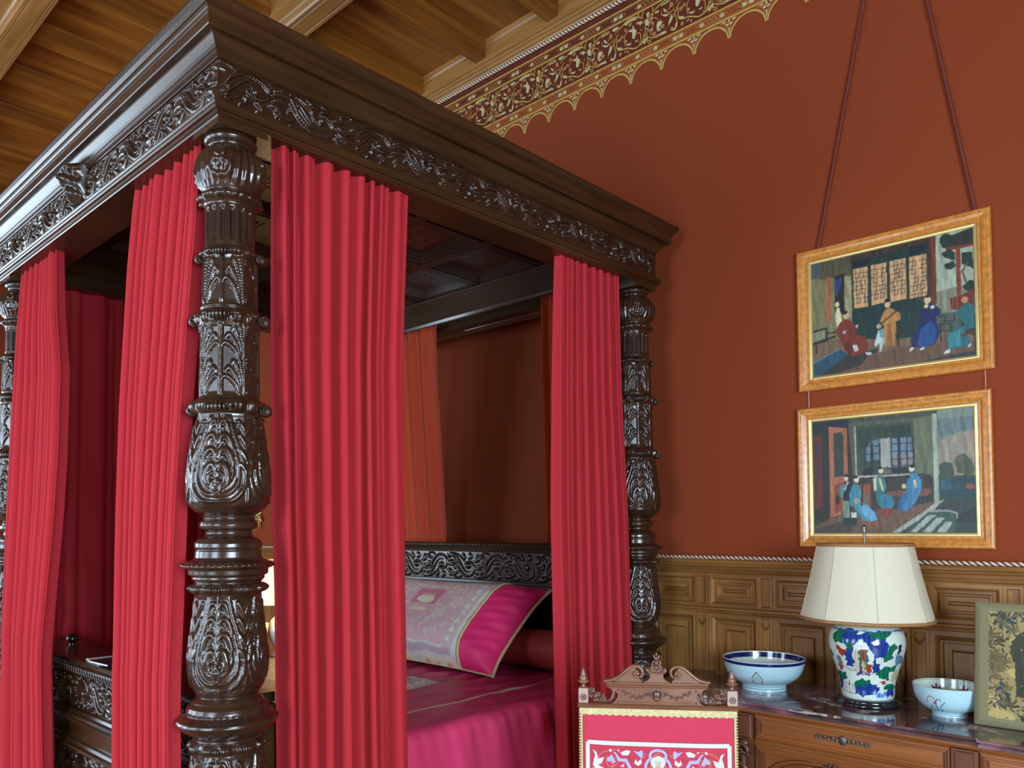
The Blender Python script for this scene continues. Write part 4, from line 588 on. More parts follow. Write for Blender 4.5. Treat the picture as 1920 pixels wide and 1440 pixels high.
# ---- oak wainscot
def nested(mb, x0, x1, z0, z1, prof, y, mi=0, cap=None):
    """prof: [(inset, depth towards wall +)] ; faces -y"""
    R = []
    for ins, d in prof: R.append([(x0+ins, y+d, z0+ins), (x1-ins, y+d, z0+ins), (x1-ins, y+d, z1-ins), (x0+ins, y+d, z1-ins)])
    for a, b in zip(R[:-1], R[1:]):
        for i in range(4):
            j = (i+1) % 4; mb.add([a[i], a[j], b[j], b[i]], [(0, 1, 2, 3)], mi if i % 2 else (1 if mi == 0 else mi))
    mb.add(R[-1], [(0, 1, 2, 3)], mi if cap is None else cap)
def wainscot():
    Y = 3.455; mb = MB(); P = .327; W_ = .065
    xs = [-.687-P*k for k in range(-7, 20)]
    FR = [(0, .0), (.014, .0), (.026, .014), (.036, .014), (.040, .006), (.046, .006), (.050, .015), (.068, .015), (.071, .021), (.074, .013)]
    LO = [(0, .0), (.020, .0), (.034, .016), (.038, .008), (.046, .008), (.050, .018), (.076, .018), (.079, .024), (.083, .014)]
    for x in xs:
        if x < -7.4 or x > 2.2: continue
        nested(mb, x+W_, x+P, 1.208, 1.362, FR, Y)
        nested(mb, x+W_, x+P, .42, 1.176, LO, Y)
        nested(mb, x, x+W_, 1.208, 1.362, [(0, -.004), (.010, -.004), (.014, .008), (.018, .008)], Y)
        nested(mb, x, x+W_, .42, 1.176, [(0, -.004), (.011, -.004), (.014, .004)], Y)
        # chevron on the pilaster strip
        c = x+W_/2
        for sg in (-1, 1):
            mb.add([(c, Y-.005, 1.120), (c, Y-.005, 1.112), (c+sg*.022, Y-.005, 1.142), (c+sg*.022, Y-.005, 1.150)], [(0, 1, 2, 3) if sg > 0 else (3, 2, 1, 0)], 2)
    x0, x1 = XL, XR
    # cap cornice, mid rail, bottom rail, skirting
    cap = [(3.5, 1.436), (Y-.030, 1.436), (Y-.036, 1.428), (Y-.034, 1.420), (Y-.024, 1.414), (Y-.022, 1.408), (Y-.012, 1.400), (Y-.010, 1.388), (Y-.016, 1.384), (Y-.012, 1.374), (Y-.002, 1.370), (Y, 1.362), (3.5, 1.362)]
    mb.prism(cap, x0, x1, lambda p, q, t: (t, p, q), 1)
    rail = [(3.5, 1.208), (Y, 1.208), (Y-.016, 1.204), (Y-.018, 1.196), (Y-.010, 1.190), (Y-.006, 1.180), (Y, 1.176), (3.5, 1.176)]
    mb.prism(rail, x0, x1, lambda p, q, t: (t, p, q), 1)
    mb.prism([(3.5, .42), (Y-.01, .42), (Y-.014, .40), (Y-.014, .24), (Y-.03, .22), (Y-.03, 0), (3.5, 0)], x0, x1, lambda p, q, t: (t, p, q), 1)
    struct(mb.build('trim_5', [M['panel'], M['panel_h'], M['walnut_dk']]))
wainscot()

# ================================================================== THE BED
PX, PY, PX2, PY2 = -2.183, 1.119, -4.194, 3.219      # post axes
bed = empty('four_poster_bed', (-3.19, 2.17, 0), 0, 'massive dark carved oak four-poster bed with acanthus posts and a heavy carved canopy cornice', 'bed')
BO = Vector((-3.19, 2.17, 0))
def bpart(o, parent=None):
    """parent a world-built part to the bed"""
    o.parent = parent or bed
    if parent is None or parent is bed: o.location = Vector(o.location)-BO
    return o

POST = [(2.757, .060), (2.752, .072), (2.742, .0755), (2.733, .071), (2.727, .0610), (2.7215, .0589), (2.7102, .0736), (2.6973, .0854), (2.678, .0942), (2.657, .0979), (2.6329, .0957), (2.6088, .0883), (2.5911, .078), (2.583, .0725), (2.5782, .0780), (2.5654, .0820), (2.5525, .0780), (2.5461, .0720), (2.5429, .0706), (2.4179, .0706), (2.4147, .0745), (2.4084, .0800), (2.3988, .0800), (2.394, .0765), (2.3764, .0779), (2.2441, .0809), (2.2409, .0839), (2.2361, .0795), (2.2298, .0824), (2.2202, .088), (2.2075, .090), (2.1916, .0871), (2.1789, .0853), (2.1535, .0838), (2.0584, .0853), (1.9794, .0868), (1.9715, .0882), (1.9668, .094), (1.9541, .096), (1.9399, .094), (1.9289, .0912), (1.9005, .0927), (1.8533, .0993), (1.7904, .1088), (1.7434, .1133), (1.7042, .1155), (1.6776, .1133), (1.6619, .1044), (1.6494, .0922), (1.6432, .0824), (1.6385, .0736), (1.6291, .0706), (1.6213, .0795), (1.6103, .0824), (1.601, .0795), (1.5947, .0662), (1.5869, .0647), (1.5776, .0692), (1.5713, .0854), (1.5588, .0942), (1.5464, .0942), (1.5401, .0898), (1.537, .0927), (1.5168, .0942), (1.5105, .103), (1.5043, .1207), (1.4965, .1295), (1.4903, .1266), (1.4841, .1118), (1.4685, .1104), (1.4638, .1001), (1.4576, .1015), (1.4514, .0971), (1.4467, .0912), (1.4421, .0950), (1.4312, .101), (1.4219, .099), (1.4126, .0932), (1.4001, .0892), (1.3536, .0927), (1.2916, .1015), (1.2298, .1088), (1.1912, .1088), (1.1604, .103), (1.1342, .0902), (1.1219, .0839), (1.1157, .0912), (1.1095, .0971), (1.1034, .1001), (1.0941, .1104), (1.0818, .1148), (1.0726, .1118), (1.0665, .1207), (1.0572, .1398), (1.0496, .1427), (1.0388, .1354), (1.0235, .1177), (1.0112, .0971), (1.0035, .0912), (.9958, .0951), (.9836, .100), (.9744, .099), (.9652, .0951), (.9452, .0971), (.907, .1015), (.84, .112), (.78, .115), (.73, .105), (.70, .09), (.69, .1), (.67, .12), (.64, .12), (.62, .1)]

def post_mesh():
    nt = 288; zt = np.array([p[0] for p in POST])[::-1]; rt = np.array([p[1] for p in POST])[::-1]
    z = np.concatenate([np.arange(.62, .90, .005), np.arange(.90, 2.757, .00215), [2.757]])
    th = 2*pi*np.arange(nt)/nt
    r = np.interp(z, zt, rt); R = np.repeat(r[:, None], nt, 1)
    TH = th[None, :]; Z = z[:, None]
    zi = lambda a, b: (z >= a) & (z <= b)
    def apply(Rl, z0, z1, n, ph, depth):
        h = Rl.h; nv, nu = h.shape; H = z1-z0
        iz = np.where(zi(z0, z1))[0]
        a = ((th-ph)/(2*pi/n)+.5) % 1.; cu = (a*nu).astype(int) % nu
        cv = np.clip(((z[iz]-z0)/H*(nv-1)).round().astype(int), 0, nv-1)
        e = np.minimum(1, np.minimum(z[iz]-z0, z1-z[iz])/.010)[:, None]
        R[iz] += (h[np.ix_(cv, cu)]-depth*.35)*e
    def leaves(z0, z1, rad, depth, n=4, ph=-pi/4):
        """drooping acanthus leaves, tear-drop shaped, carved into a belly between z0 and z1"""
        Lc = 2*pi*rad; H = z1-z0; L1 = Lc/n; Rl = Relief(L1, H, .0014, wrap=True); cx = L1/2
        def S(P, rr, hh, prof='taper', nn=30):
            for sg in (1, -1): Rl.stroke([(cx+sg*u*L1*.5, v*H) for u, v in P], rr, hh, nn, prof)
        for i, w_ in enumerate((.90, .70, .50)):
            S([(0, .02+.08*i), (w_*.55, .045+.08*i), (w_*.94, .18+.06*i), (w_, .36+.03*i), (w_*.84, .58+.02*i), (w_*.60, .80), (w_*.44, .99)], .0068-.001*i, depth*(.85-.12*i), 'x', 60)
        S([(0, .20), (0, .55), (0, .99)], .0038, depth*1.1, 'x', 60)
        for i, v in enumerate((.28, .45, .61, .77)):
            w_ = (.36, .50, .50, .40)[i]
            S([(.02, v+.06), (w_*.30, v+.155), (w_*.72, v+.14), (w_, v+.02), (w_*.92, v-.06)], .0105-.001*i, depth*1.25, 'leaf', 30)
            S([(.02, v), (w_*.30, v+.08), (w_*.55, v+.04)], .0055, depth*.8, 'leaf', 20)
        for w_, v in ((.10, .17), (.20, .26)): S([(0, v-.05), (w_, v-.02), (w_*1.1, v+.06), (.03, v+.10)], .0055, depth, 'x', 24)
        for v in (.42, .58, .74, .90): S([(1., v-.12), (.88, v-.03), (.74, v+.03), (.72, v-.03)], .0075, depth, 'leaf', 20)
        S([(1., .02), (1., .3), (1., .5)], .006, depth*.55, 'x', 50)
        apply(Rl, z0, z1, n, ph, depth)
    def plumes(z0, z1, rad, depth, tiers, n=4, ph=0.):
        """upright plumes sweeping outwards from a stem"""
        Lc = 2*pi*rad; H = z1-z0; L1 = Lc/n; Rl = Relief(L1, H, .0014, wrap=True); cx = L1/2; th_ = 1./tiers
        def S(P, rr, hh, prof='leaf', nn=30):
            for sg in (1, -1): Rl.stroke([(cx+sg*u*L1*.5, v*H) for u, v in P], rr, hh, nn, prof)
        for t in range(tiers):
            b = t*th_*.92
            for i, (u1, v1) in enumerate(((.90, .55), (.74, .80), (.50, 1.0), (.26, 1.08))):
                S([(.06+.05*(3-i), b+th_*(.02+.06*i)), (u1*.40, b+th_*v1*.55), (u1*.80, b+th_*v1*.93), (u1, b+th_*v1*.86), (u1*1.02, b+th_*v1*.74)], .0080 if i < 3 else .006, depth*(1.2-.08*i))
            S([(.16, b+th_*.0), (.22, b+th_*.30), (.44, b+th_*.44), (.60, b+th_*.34)], .0055, depth*.9)
        S([(0, .0), (0, .5), (0, .98)], .0045, depth, 'x', 60)
        S([(.95, .02), (.97, .5), (.95, .98)], .0045, depth*.8, 'x', 60)
        apply(Rl, z0, z1, n, ph, depth)
    # octagonal faceting on the two straight stages
    def octo(z0, z1, amt=1.):
        iz = np.where(zi(z0, z1))[0]; a = ((th+pi/8) % (pi/4))-pi/8
        a = ((th) % (pi/4))-pi/8
        f = 1/np.cos(a)/(1/np.cos(pi/8)); R[iz] *= (1+(f-1)*amt)[None]
    octo(2.246, 2.393); octo(1.98, 2.18); octo(1.90, 1.93, .6)
    leaves(1.668, 1.925, .105, .0085); leaves(1.138, 1.410, .100, .0085)
    plumes(2.248, 2.390, .079, .0065, 1); plumes(1.982, 2.190, .084, .0068, 2)
    leaves(.72, .962, .10, .0085)
    # capital bulb: sweeping gadroons with a cartouche
    iz = np.where(zi(2.592, 2.718))[0]; t = ((z[iz]-2.592)/.126)[:, None]
    g = .0032*np.cos(26*(TH)+2.2*np.sin(TH*2)*(t-.4)*3)*np.sin(pi*t)**.5; R[iz] += g
    for a0 in (-pi/4, pi/4, 3*pi/4, -3*pi/4):
        d = (TH-a0+pi) % (2*pi)-pi; q = np.sqrt((d*.095)**2+(z[iz][:, None]-2.682)**2)
        R[iz] += .007*np.exp(-((q-.013)/.006)**2)+.006*np.exp(-(q/.006)**2)
        q2 = np.sqrt((d*.095/1.4)**2+(z[iz][:, None]-2.635)**2); R[iz] += .006*np.exp(-((q2-.022)/.007)**2)
    # bead rings
    def beads(zc, hw, n, amp, ph=0):
        iz = np.where(zi(zc-hw, zc+hw))[0]; t = (z[iz]-zc)/hw
        R[iz] += amp*np.sqrt(np.clip(1-t**2, 0, 1))[:, None]*(np.abs(np.cos(n*(TH-ph)/2))**.6)
    beads(2.5655, .0125, 10, .010); beads(1.0735, .006, 30, .002)
    # flutes
    iz = np.where(zi(2.432, 2.535))[0]; t = np.minimum(1, np.minimum(z[iz]-2.432, 2.535-z[iz])/.01)[:, None]
    R[iz] -= .0075*np.clip(np.cos(16*TH), 0, 1)**.5*t
    # scroll collars: volutes at the diagonals, curled leaf tips between
    def collar(zc, hw, amp, n=4, ph=-pi/4, w_=.20, small=.35):
        iz = np.where(zi(zc-hw, zc+hw))[0]; t = ((z[iz]-zc)/hw)[:, None]
        k = n/2.
        d = ((TH-ph+pi/n) % (2*pi/n))-pi/n
        prof = np.sqrt(np.clip(1-t**2, 0, 1))
        R[iz] += amp*.35*np.exp(-(d/(w_*1.2))**2)*prof
        d2 = ((TH-ph) % (2*pi/n))-pi/n
        for s_ in (-.24, .24): R[iz] += amp*small*np.exp(-((d2-s_)/.16)**4)*prof
        R[iz] += amp*.18*prof*np.cos(40*TH)*0.3
    collar(2.402, .013, .017); collar(2.212, .020, .026); collar(1.953, .021, .026, w_=.22, small=.6)
    collar(1.430, .013, .016, 4, 0., .2, .8); collar(.983, .014, .016, 4, 0., .2, .8)
    # slanting nulling on the flange edges, lunettes on the lower one
    for zc, hw, n_, am in ((1.4965, .007, 44, .0022), (2.2300, .004, 30, .001)):
        iz = np.where(zi(zc-hw, zc+hw))[0]; t = (z[iz]-zc)/hw; R[iz] += am*np.cos(n_*TH+t[:, None]*2.5)*(1-t**2)[:, None]
    iz = np.where(zi(1.056, 1.071))[0]; t = ((z[iz]-1.056)/.015)[:, None]; R[iz] += .0035*np.abs(np.cos(9*TH))**.7*np.sin(pi*t)
    V = np.stack([R*np.cos(TH), R*np.sin(TH), np.repeat(Z, nt, 1)], -1)
    return grid_mesh('bed_post', V, wrap=True)
pm = post_mesh(); pm.materials.append(M['oak'])
aba = MB().prism([(-.078, -.078), (.078, -.078), (.078, .078), (-.078, .078)], 2.755, 2.785, lambda p, q, t: (p, q, t)).build('abacus', M['oak_x']); abm = aba.data
bas = MB().box(-.13, .13, -.13, .13, 0, .60).box(-.12, .12, -.12, .12, .60, .625).build('post_plinth', M['oak_x'], bevel=.006); basm = bas.data
bpy.data.objects.remove(aba); bpy.data.objects.remove(bas)
def scroll_mesh():
    mb = MB()
    def roll(a, R_, z_, r, w_):
        # curled leaf tip: a small volute whose axis is tangential
        ca, sa = cos(a), sin(a)
        f = lambda p, q, t: ((R_+p)*ca-t*sa, (R_+p)*sa+t*ca, z_+q)
        for t in np.linspace(-w_, w_, 7):
            k = (1-(t/w_)**2*.55)
            P = [f(r*k*(1-s/9.5)*cos(1.2-s), r*k*(1-s/9.5)*sin(1.2-s), t) for s in np.linspace(0, 6.0, 20)]
            mb.tube(P, [r*.34*k]*20, 6)
        mb.ball(f(0, 0, 0), r*.62, seg=8)
    for zc, R_, r, w_, small in ((2.400, .0875, .0125, .024, .008), (2.214, .0985, .0165, .030, .011), (1.950, .1035, .0165, .032, .012)):
        for k in range(4):
            roll(-pi/4+k*pi/2, R_, zc-.006, r, w_)
            for d in (-.30, .30): roll(k*pi/2+d, R_-.012, zc+.002, small, .018)
    for zc, R_ in ((1.427, .0985), (.979, .0985)):
        for k in range(8): roll(k*pi/4, R_, zc, .0095 if k % 2 else .0115, .020)
    for k in range(12):
        a = k*pi/6+.2; mb.ball((.083*cos(a), .083*sin(a), 2.564), .0125, 1, 1, .85, 10)
    return mb.build('scroll_collar', M['oak'])
_sc = scroll_mesh(); scm = _sc.data; bpy.data.objects.remove(_sc)
for (x, y) in ((PX, PY), (PX, PY2), (PX2, PY), (PX2, PY2)):
    p = bpart(link('bed_post', pm)); p.location = Vector((x, y, 0))-BO
    link('abacus', abm, None, p); link('scroll_collar', scm, None, p); link('post_plinth', basm, None, p)

# ---- canopy cornice, mitred all round
CORN = [(.100, 3.078), (.163, 3.072), (.1625, 3.062), (.157, 3.050), (.149, 3.042), (.144, 3.040), (.1435, 3.032), (.140, 3.028), (.138, 3.022), (.137, 3.020), (.136, 2.993), (.134, 2.990), (.115, 2.9895), (.114, 2.984), (.108, 2.976), (.100, 2.966), (.094, 2.960), (.0935, 2.954), (.089, 2.950), (.0885, 2.944), (.084, 2.942), (.082, 2.940)]
LOWM = [(.082, 2.820), (.092, 2.818), (.099, 2.812), (.1005, 2.806), (.097, 2.801), (.0975, 2.794), (.094, 2.790), (.086, 2.788), (.084, 2.780), (.080, 2.778), (.078, 2.774)]
INN = [(-.070, 2.774), (-.070, 3.04)]
RECT = [(PX, PY, 1, -1), (PX, PY2, 1, 1), (PX2, PY2, -1, 1), (PX2, PY, -1, -1)]
bpart(MB().sweep([(-.08, 3.05)]+CORN, RECT, True, 0).build('canopy_cornice', M['oak_x']))
fr = bpart(MB().sweep([(.078, 2.945), (.078, 2.815)]+LOWM+INN, RECT, True, 0).build('canopy_frieze', M['oak_x']))
def fchild(o): o.parent = fr; return o
Lx = PX-PX2+.16; Ly = PY2-PY+.16
fchild(carved_panel('frieze_carving', Ly, .118, (PX+.079, PY-.08, 2.822), (0, 1, 0), (1, 0, 0), .44, .0017, M['oak'], None, 1.05, border=.03))
fchild(carved_panel('frieze_carving', Lx, .118, (PX2-.08, PY-.079, 2.822), (1, 0, 0), (0, -1, 0), .40, .0017, M['oak'], None, 1.05, border=.03))
# plain leaf edges at the front corner
# leafy mask at the middle of the foot cornice
def mask():
    nu, nv = 90, 90; u = np.linspace(-1, 1, nu); v = np.linspace(-1, 1, nv); U, Vv = np.meshgrid(u, v)
    d = np.clip(1-np.abs(U)**3, 0, 1)*np.clip(1-np.abs(Vv)**4, 0, 1)
    h = .055*np.sqrt(d)*(1+.35*Vv)
    h += .010*np.abs(np.sin(7*U*(1.3-.5*Vv)+2*np.cos(3*Vv)))*np.sqrt(d)+.008*np.sin(9*Vv+4*np.abs(U))*np.sqrt(d)
    h += .018*np.exp(-((U)**2+(Vv-.1)**2)/.05)
    V = np.stack([PX-1.005+U*.062*(1+.2*Vv), PY-.08-h, 2.90+Vv*.068], -1)
    return grid_mesh('cornice_mask', V)
fchild(link('cornice_mask', mask(), M['oak']))

# ---- coffered tester
def tester():
    mb = MB(); zb = 2.985; x0, x1, y0, y1 = PX2+.07, PX-.07, PY+.07, PY2-.07
    mb.box(x0-.05, x1+.05, y0-.05, y1+.05, 3.03, 3.05, 1)
    xs = [-3.665, -3.19, -2.715]; ys = [2.71-.43*k for k in range(4)]
    xr = [x0+.01]+xs+[x1-.01]; yr = [y0+.02]+ys[::-1]+[y1-.0]; hw = .030
    for x in xs: mb.box(x-hw, x+hw, y0, y1, zb, 3.035, 0)
    for y in ys: mb.box(x0, x1, y-hw, y+hw, zb+.0005, 3.035, 0)
    mb.box(x0, x1, y0, y0+.05, zb, 3.03, 0); mb.box(x0, x1, y1-.03, y1, zb, 3.03, 0); mb.box(x0, x0+.04, y0, y1, zb, 3.03); mb.box(x1-.04, x1, y0, y1, zb, 3.03)
    o = bpart(mb.build('tester', [M['tester'], M['oak_red']]))
    # moulding inside each coffer, lightened in colour to stand for light on its edges
    g = MB()
    for i in range(len(xr)-1):
        for j in range(len(yr)-1):
            a, b, c, d = xr[i]+hw, xr[i+1]-hw, yr[j]+hw, yr[j+1]-hw
            for ins, z_, w_ in ((0., 2.990, .012), (.016, 3.002, .010), (.030, 3.014, .010)):
                A, B_, C_, D_ = a+ins, b-ins, c+ins, d-ins
                for (p, q, r, s) in ((A, B_, C_, C_+w_), (A, B_, D_-w_, D_), (A, A+w_, C_, D_), (B_-w_, B_, C_, D_)): g.box(p, q, r, s, z_, 3.035)
            # shallow carved boss
            cx, cy = (a+b)/2, (c+d)/2
            for k in range(8):
                t = 2*pi*k/8; g.tube([(cx+.03*cos(t), cy+.03*sin(t), 3.031), (cx+.07*cos(t+.2), cy+.05*sin(t+.2), 3.029), (cx+.10*cos(t), cy+.07*sin(t), 3.031)], [.0015, .003, .0015], 5)
    g.build('coffer_moulding', M['tester_edge'], o)
tester()
# inner head beam with its run of mouldings
mb = MB()
yb = PY2-.076
mb.prism([(yb, 2.99), (yb-.012, 2.985), (yb-.006, 2.975), (yb, 2.972), (yb, 2.862), (yb-.012, 2.858), (yb-.014, 2.850), (yb-.004, 2.846), (yb, 2.83), (yb+.03, 2.826), (yb+.028, 2.818), (yb+.05, 2.806), (yb+.052, 2.796), (yb+.075, 2.786), (yb+.078, 2.772), (yb+.11, 2.766), (yb+.14, 2.766), (yb+.14, 2.99)], PX2+.02, PX-.02, lambda p, q, t: (t, p, q))
bpart(mb.build('head_beam', M['tester_edge']))

# ---- headboard
def moulding_x(mb, x0, x1, y, prof, mi=0):
    """prof list (projection toward -y, z)"""
    P = [(y+.02, prof[0][1])]+[(y-a, z) for a, z in prof]+[(y+.02, prof[-1][1])]
    mb.prism(P, x0, x1, lambda p, q, t: (t, p, q), mi)
HY = 3.165
mb = MB(); mb.box(PX2+.05, PX-.05, HY, HY+.06, .25, 1.50)
moulding_x(mb, PX2+.06, PX-.06, HY, [(.0, 1.512), (.028, 1.512), (.036, 1.506), (.038, 1.498), (.034, 1.490), (.022, 1.486), (.020, 1.478), (.012, 1.474), (.010, 1.462), (.002, 1.458)])
moulding_x(mb, PX2+.06, PX-.06, HY, [(.002, 1.300), (.010, 1.296), (.012, 1.286), (.022, 1.282), (.024, 1.272), (.012, 1.268), (.0, 1.262)])
mb.box(PX2+.06, PX-.06, HY-.002, HY, 1.02, 1.262)
hb = bpart(mb.build('headboard', M['oak_x']))
o = carved_panel('headboard_carving', 1.84, .155, (PX2+.085, HY-.001, 1.301), (1, 0, 0), (0, -1, 0), .46, .0020, M['oak'], None, .9, border=.01); o.parent = hb
# nulling along the top edge
mb = MB()
for k in range(74):
    x = PX2+.09+k*.025; mb.tube([(x, HY-.030, 1.511), (x+.006, HY-.040, 1.503), (x+.014, HY-.041, 1.494)], [.003, .0045, .002], 5)
mb.build('nulled_edge', M['oak'], hb)

# ---- footboard
FY = 1.105
mb = MB(); mb.box(PX2+.05, PX-.03, FY, FY+.19, .30, 1.06)
mb.box(PX2+.06, PX-.06, FY-.012, FY+.20, 1.060, 1.092)
moulding_x(mb, PX2+.06, PX-.06, FY, [(.012, 1.079), (.026, 1.072), (.030, 1.058), (.024, 1.050), (.016, 1.048), (.014, 1.040), (.004, 1.036)])
moulding_x(mb, PX2+.06, PX-.06, FY, [(.002, .905), (.012, .903), (.016, .893), (.028, .890), (.030, .880), (.040, .877), (.038, .868), (.022, .864), (.020, .856)])
moulding_x(mb, PX2+.06, PX-.06, FY, [(.018, .798), (.030, .795), (.034, .785), (.046, .782), (.048, .772), (.030, .766), (.004, .760)])
mb.box(PX2+.06, PX-.06, FY-.018, FY, .795, .86)
moulding_x(mb, PX2+.06, PX-.06, FY, [(.01, .60), (.03, .59), (.03, .36), (.05, .35), (.05, .30)])
fb = bpart(mb.build('footboard', M['oak_x']))
for (z0, h_, pr_) in ((.907, .130, .40), (.605, .152, .40)):
    o = carved_panel('footboard_carving', 1.84, h_, (PX2+.085, FY-.001, z0), (1, 0, 0), (0, -1, 0), pr_, .0020, M['oak'], None, 1.05, border=.01); o.parent = fb
mb = MB()
for k in range(70):       # egg and dart along the top
    x = PX2+.10+k*.0262
    mb.ball((x, FY-.025, 1.064), .010, .95, .6, 1.15, 8)
    mb.tube([(x-.0115, FY-.030, 1.074), (x-.009, FY-.033, 1.060), (x, FY-.030, 1.050), (x+.009, FY-.033, 1.060), (x+.0115, FY-.030, 1.074)], .0022, 5)
mb.build('egg_and_dart', M['oak'], fb)
# turned knob and slats at the footboard's left end
MB().lathe([(.001, 1.15), (.018, 1.145), (.026, 1.130), (.024, 1.118), (.012, 1.110), (.016, 1.100), (.02, 1.092)], 20, (-3.84, FY+.13, -.01)).build('knob', M['oak'], fb)
# side rails
for sx, x in ((1, PX-.055), (-1, PX2+.055)):
    mb = MB(); a, b = min(x, x-sx*.05), max(x, x-sx*.05); mb.box(a, b, PY+.05, PY2-.05, .32, .72)
    mb.box(a, b, PY+.05, PY2-.05, .70, .735); mb.box(a-.008, b+.008, PY+.05, PY2-.05, .32, .35)
    bpart(mb.build('side_rail', M['walnut'], bevel=.005))

# ================================================================== CURTAINS
def curtain(label, axis, off, edges, folds, amp, seed, m='curtain', zt=2.83, zb=.02, sgn=1, ruffle=0., group='red bed curtains'):
    """edges [(z, s0, s1)] descending z; off: function z -> coordinate of the hanging plane"""
    rs = np.random.RandomState(seed); nu, nv = 260, 90
    b = np.sort(np.r_[0, np.cumsum(rs.uniform(.55, 1.5, folds))]); b = b/b[-1]
    u = np.linspace(0, 1, nu); ph = np.interp(u, b, np.arange(len(b)))
    A = rs.uniform(.65, 1.15, len(b)); a = np.interp(u, b, A)
    fr_ = np.abs((ph+.5) % 1-.5); wv = (1-2.4*np.exp(-(fr_/.13)**2)-.5*np.cos(2*pi*ph))*a; ws = -np.cos(2*pi*ph)*a
    w2 = np.cos(2*pi*ph*2+rs.uniform(0, 6)+1.5*np.sin(ph)); w3 = np.cos(2*pi*ph*.5+rs.uniform(0, 6))
    z = np.linspace(zt, zb, nv); E = np.array(sorted(edges)); s0 = np.interp(z, E[:, 0], E[:, 1]); s1 = np.interp(z, E[:, 0], E[:, 2])
    t = ((zt-z)/(zt-zb))[:, None]
    sway = .012*np.sin(2*pi*(u[None]*1.3+.6*t)+seed)*t
    S = s0[:, None]+(s1-s0)[:, None]*(u+.006*np.sin(4*pi*ph))[None]+sway*.5
    N = np.array([off(q) for q in z])[:, None]+sgn*(amp*(.50+.5*t**.5)*(wv[None]*(1-.65*t)+ws[None]*.65*t)+amp*.22*w2[None]*(1-.4*t)+amp*.35*w3[None]*t)
    Z = np.repeat(z[:, None], nu, 1).copy()
    if ruffle:
        tt = np.exp(-(zt-z)/.03)[:, None]; Z[0] += ruffle*(rs.rand(nu)-.3); N += sgn*tt*.006*np.sin(2*pi*folds*4.3*u)[None]
        N += -sgn*.007*np.exp(-((zt-z-.035)/.008)**2)[:, None]
    V = np.stack([N, S, Z], -1) if axis == 'y' else np.stack([S, N, Z], -1)
    o = link('bed_curtain', grid_mesh('bed_curtain', V), M[m]); md = o.modifiers.new('solid', 'SOLIDIFY'); md.thickness = .003
    return tag(o, label, 'curtain', group)
curtain('wide red curtain hanging from the long side rail just right of the nearest bed post', 'y', lambda z: PX+.028,
        [(2.83, 1.250, 1.785), (2.4, 1.253, 1.763), (2.15, 1.255, 1.752), (1.65, 1.262, 1.755), (1.4, 1.270, 1.758), (.8, 1.277, 1.768), (0, 1.28, 1.80)], 9, .024, 11)
curtain('red curtain at the far end of the long side, against the wall side post', 'y', lambda z: PX+.028,
        [(2.83, 2.607, 3.045), (2.5, 2.595, 3.05), (2.2, 2.585, 3.06), (1.66, 2.573, 3.10), (1.1, 2.583, 3.12), (0, 2.61, 3.15)], 8, .022, 5)
foff = lambda z: float(np.interp(z, [.2, 1.15, 2.0, 2.8], [1.000, 1.005, 1.055, 1.105]))
FO = lambda E: [(z, a*min(1.02, foff(z)/1.1), b*min(1.02, foff(z)/1.1)) for z, a, b in E]
curtain('pleated red curtain on the foot side tucked just left of the nearest bed post', 'x', foff,
        FO([(2.83, -2.765, -2.29), (2.72, -2.787, -2.29), (2.5, -2.827, -2.32), (2.0, -2.88, -2.40), (1.65, -2.897, -2.44), (1.2, -2.905, -2.475), (.75, -2.904, -2.47), (0, -2.90, -2.46)]), 9, .022, 3)
curtain('red curtain at the far left of the foot side beside the left bed post', 'x', foff,
        FO([(2.83, -4.07, -3.61), (2.5, -4.13, -3.575), (2.24, -4.17, -3.51), (1.9, -4.215, -3.52), (1.67, -4.24, -3.555), (1.08, -4.29, -3.69), (.62, -4.31, -3.64), (0, -4.32, -3.61)]), 9, .022, 8)
curtain('shadowed dark red curtain lining the far long side of the bed interior', 'y', lambda z: PX2-.005,
        [(2.83, 1.24, 2.20), (0, 1.22, 2.25)], 11, .018, 21, ruffle=.02, zt=2.82)
hoff = lambda z: float(np.interp(z, [1.4, 1.6, 2.82], [3.262, 3.255, 3.105]))
curtain('narrow russet curtain hanging left of the headboard inside the bed', 'x', hoff,
        [(2.83, -3.95, -3.50), (2.5, -3.97, -3.535), (1.5, -4.03, -3.585), (.8, -4.05, -3.6)], 4, .014, 31, 'curtain_in', zt=2.805, zb=.8, ruffle=.018)
curtain('thin russet curtain edge hanging right of the headboard inside the bed', 'x', hoff,
        [(2.83, -2.665, -2.27), (2.5, -2.70, -2.28), (1.5, -2.775, -2.30), (.8, -2.79, -2.3)], 4, .014, 33, 'curtain_in', zt=2.805, zb=.8, ruffle=.018)

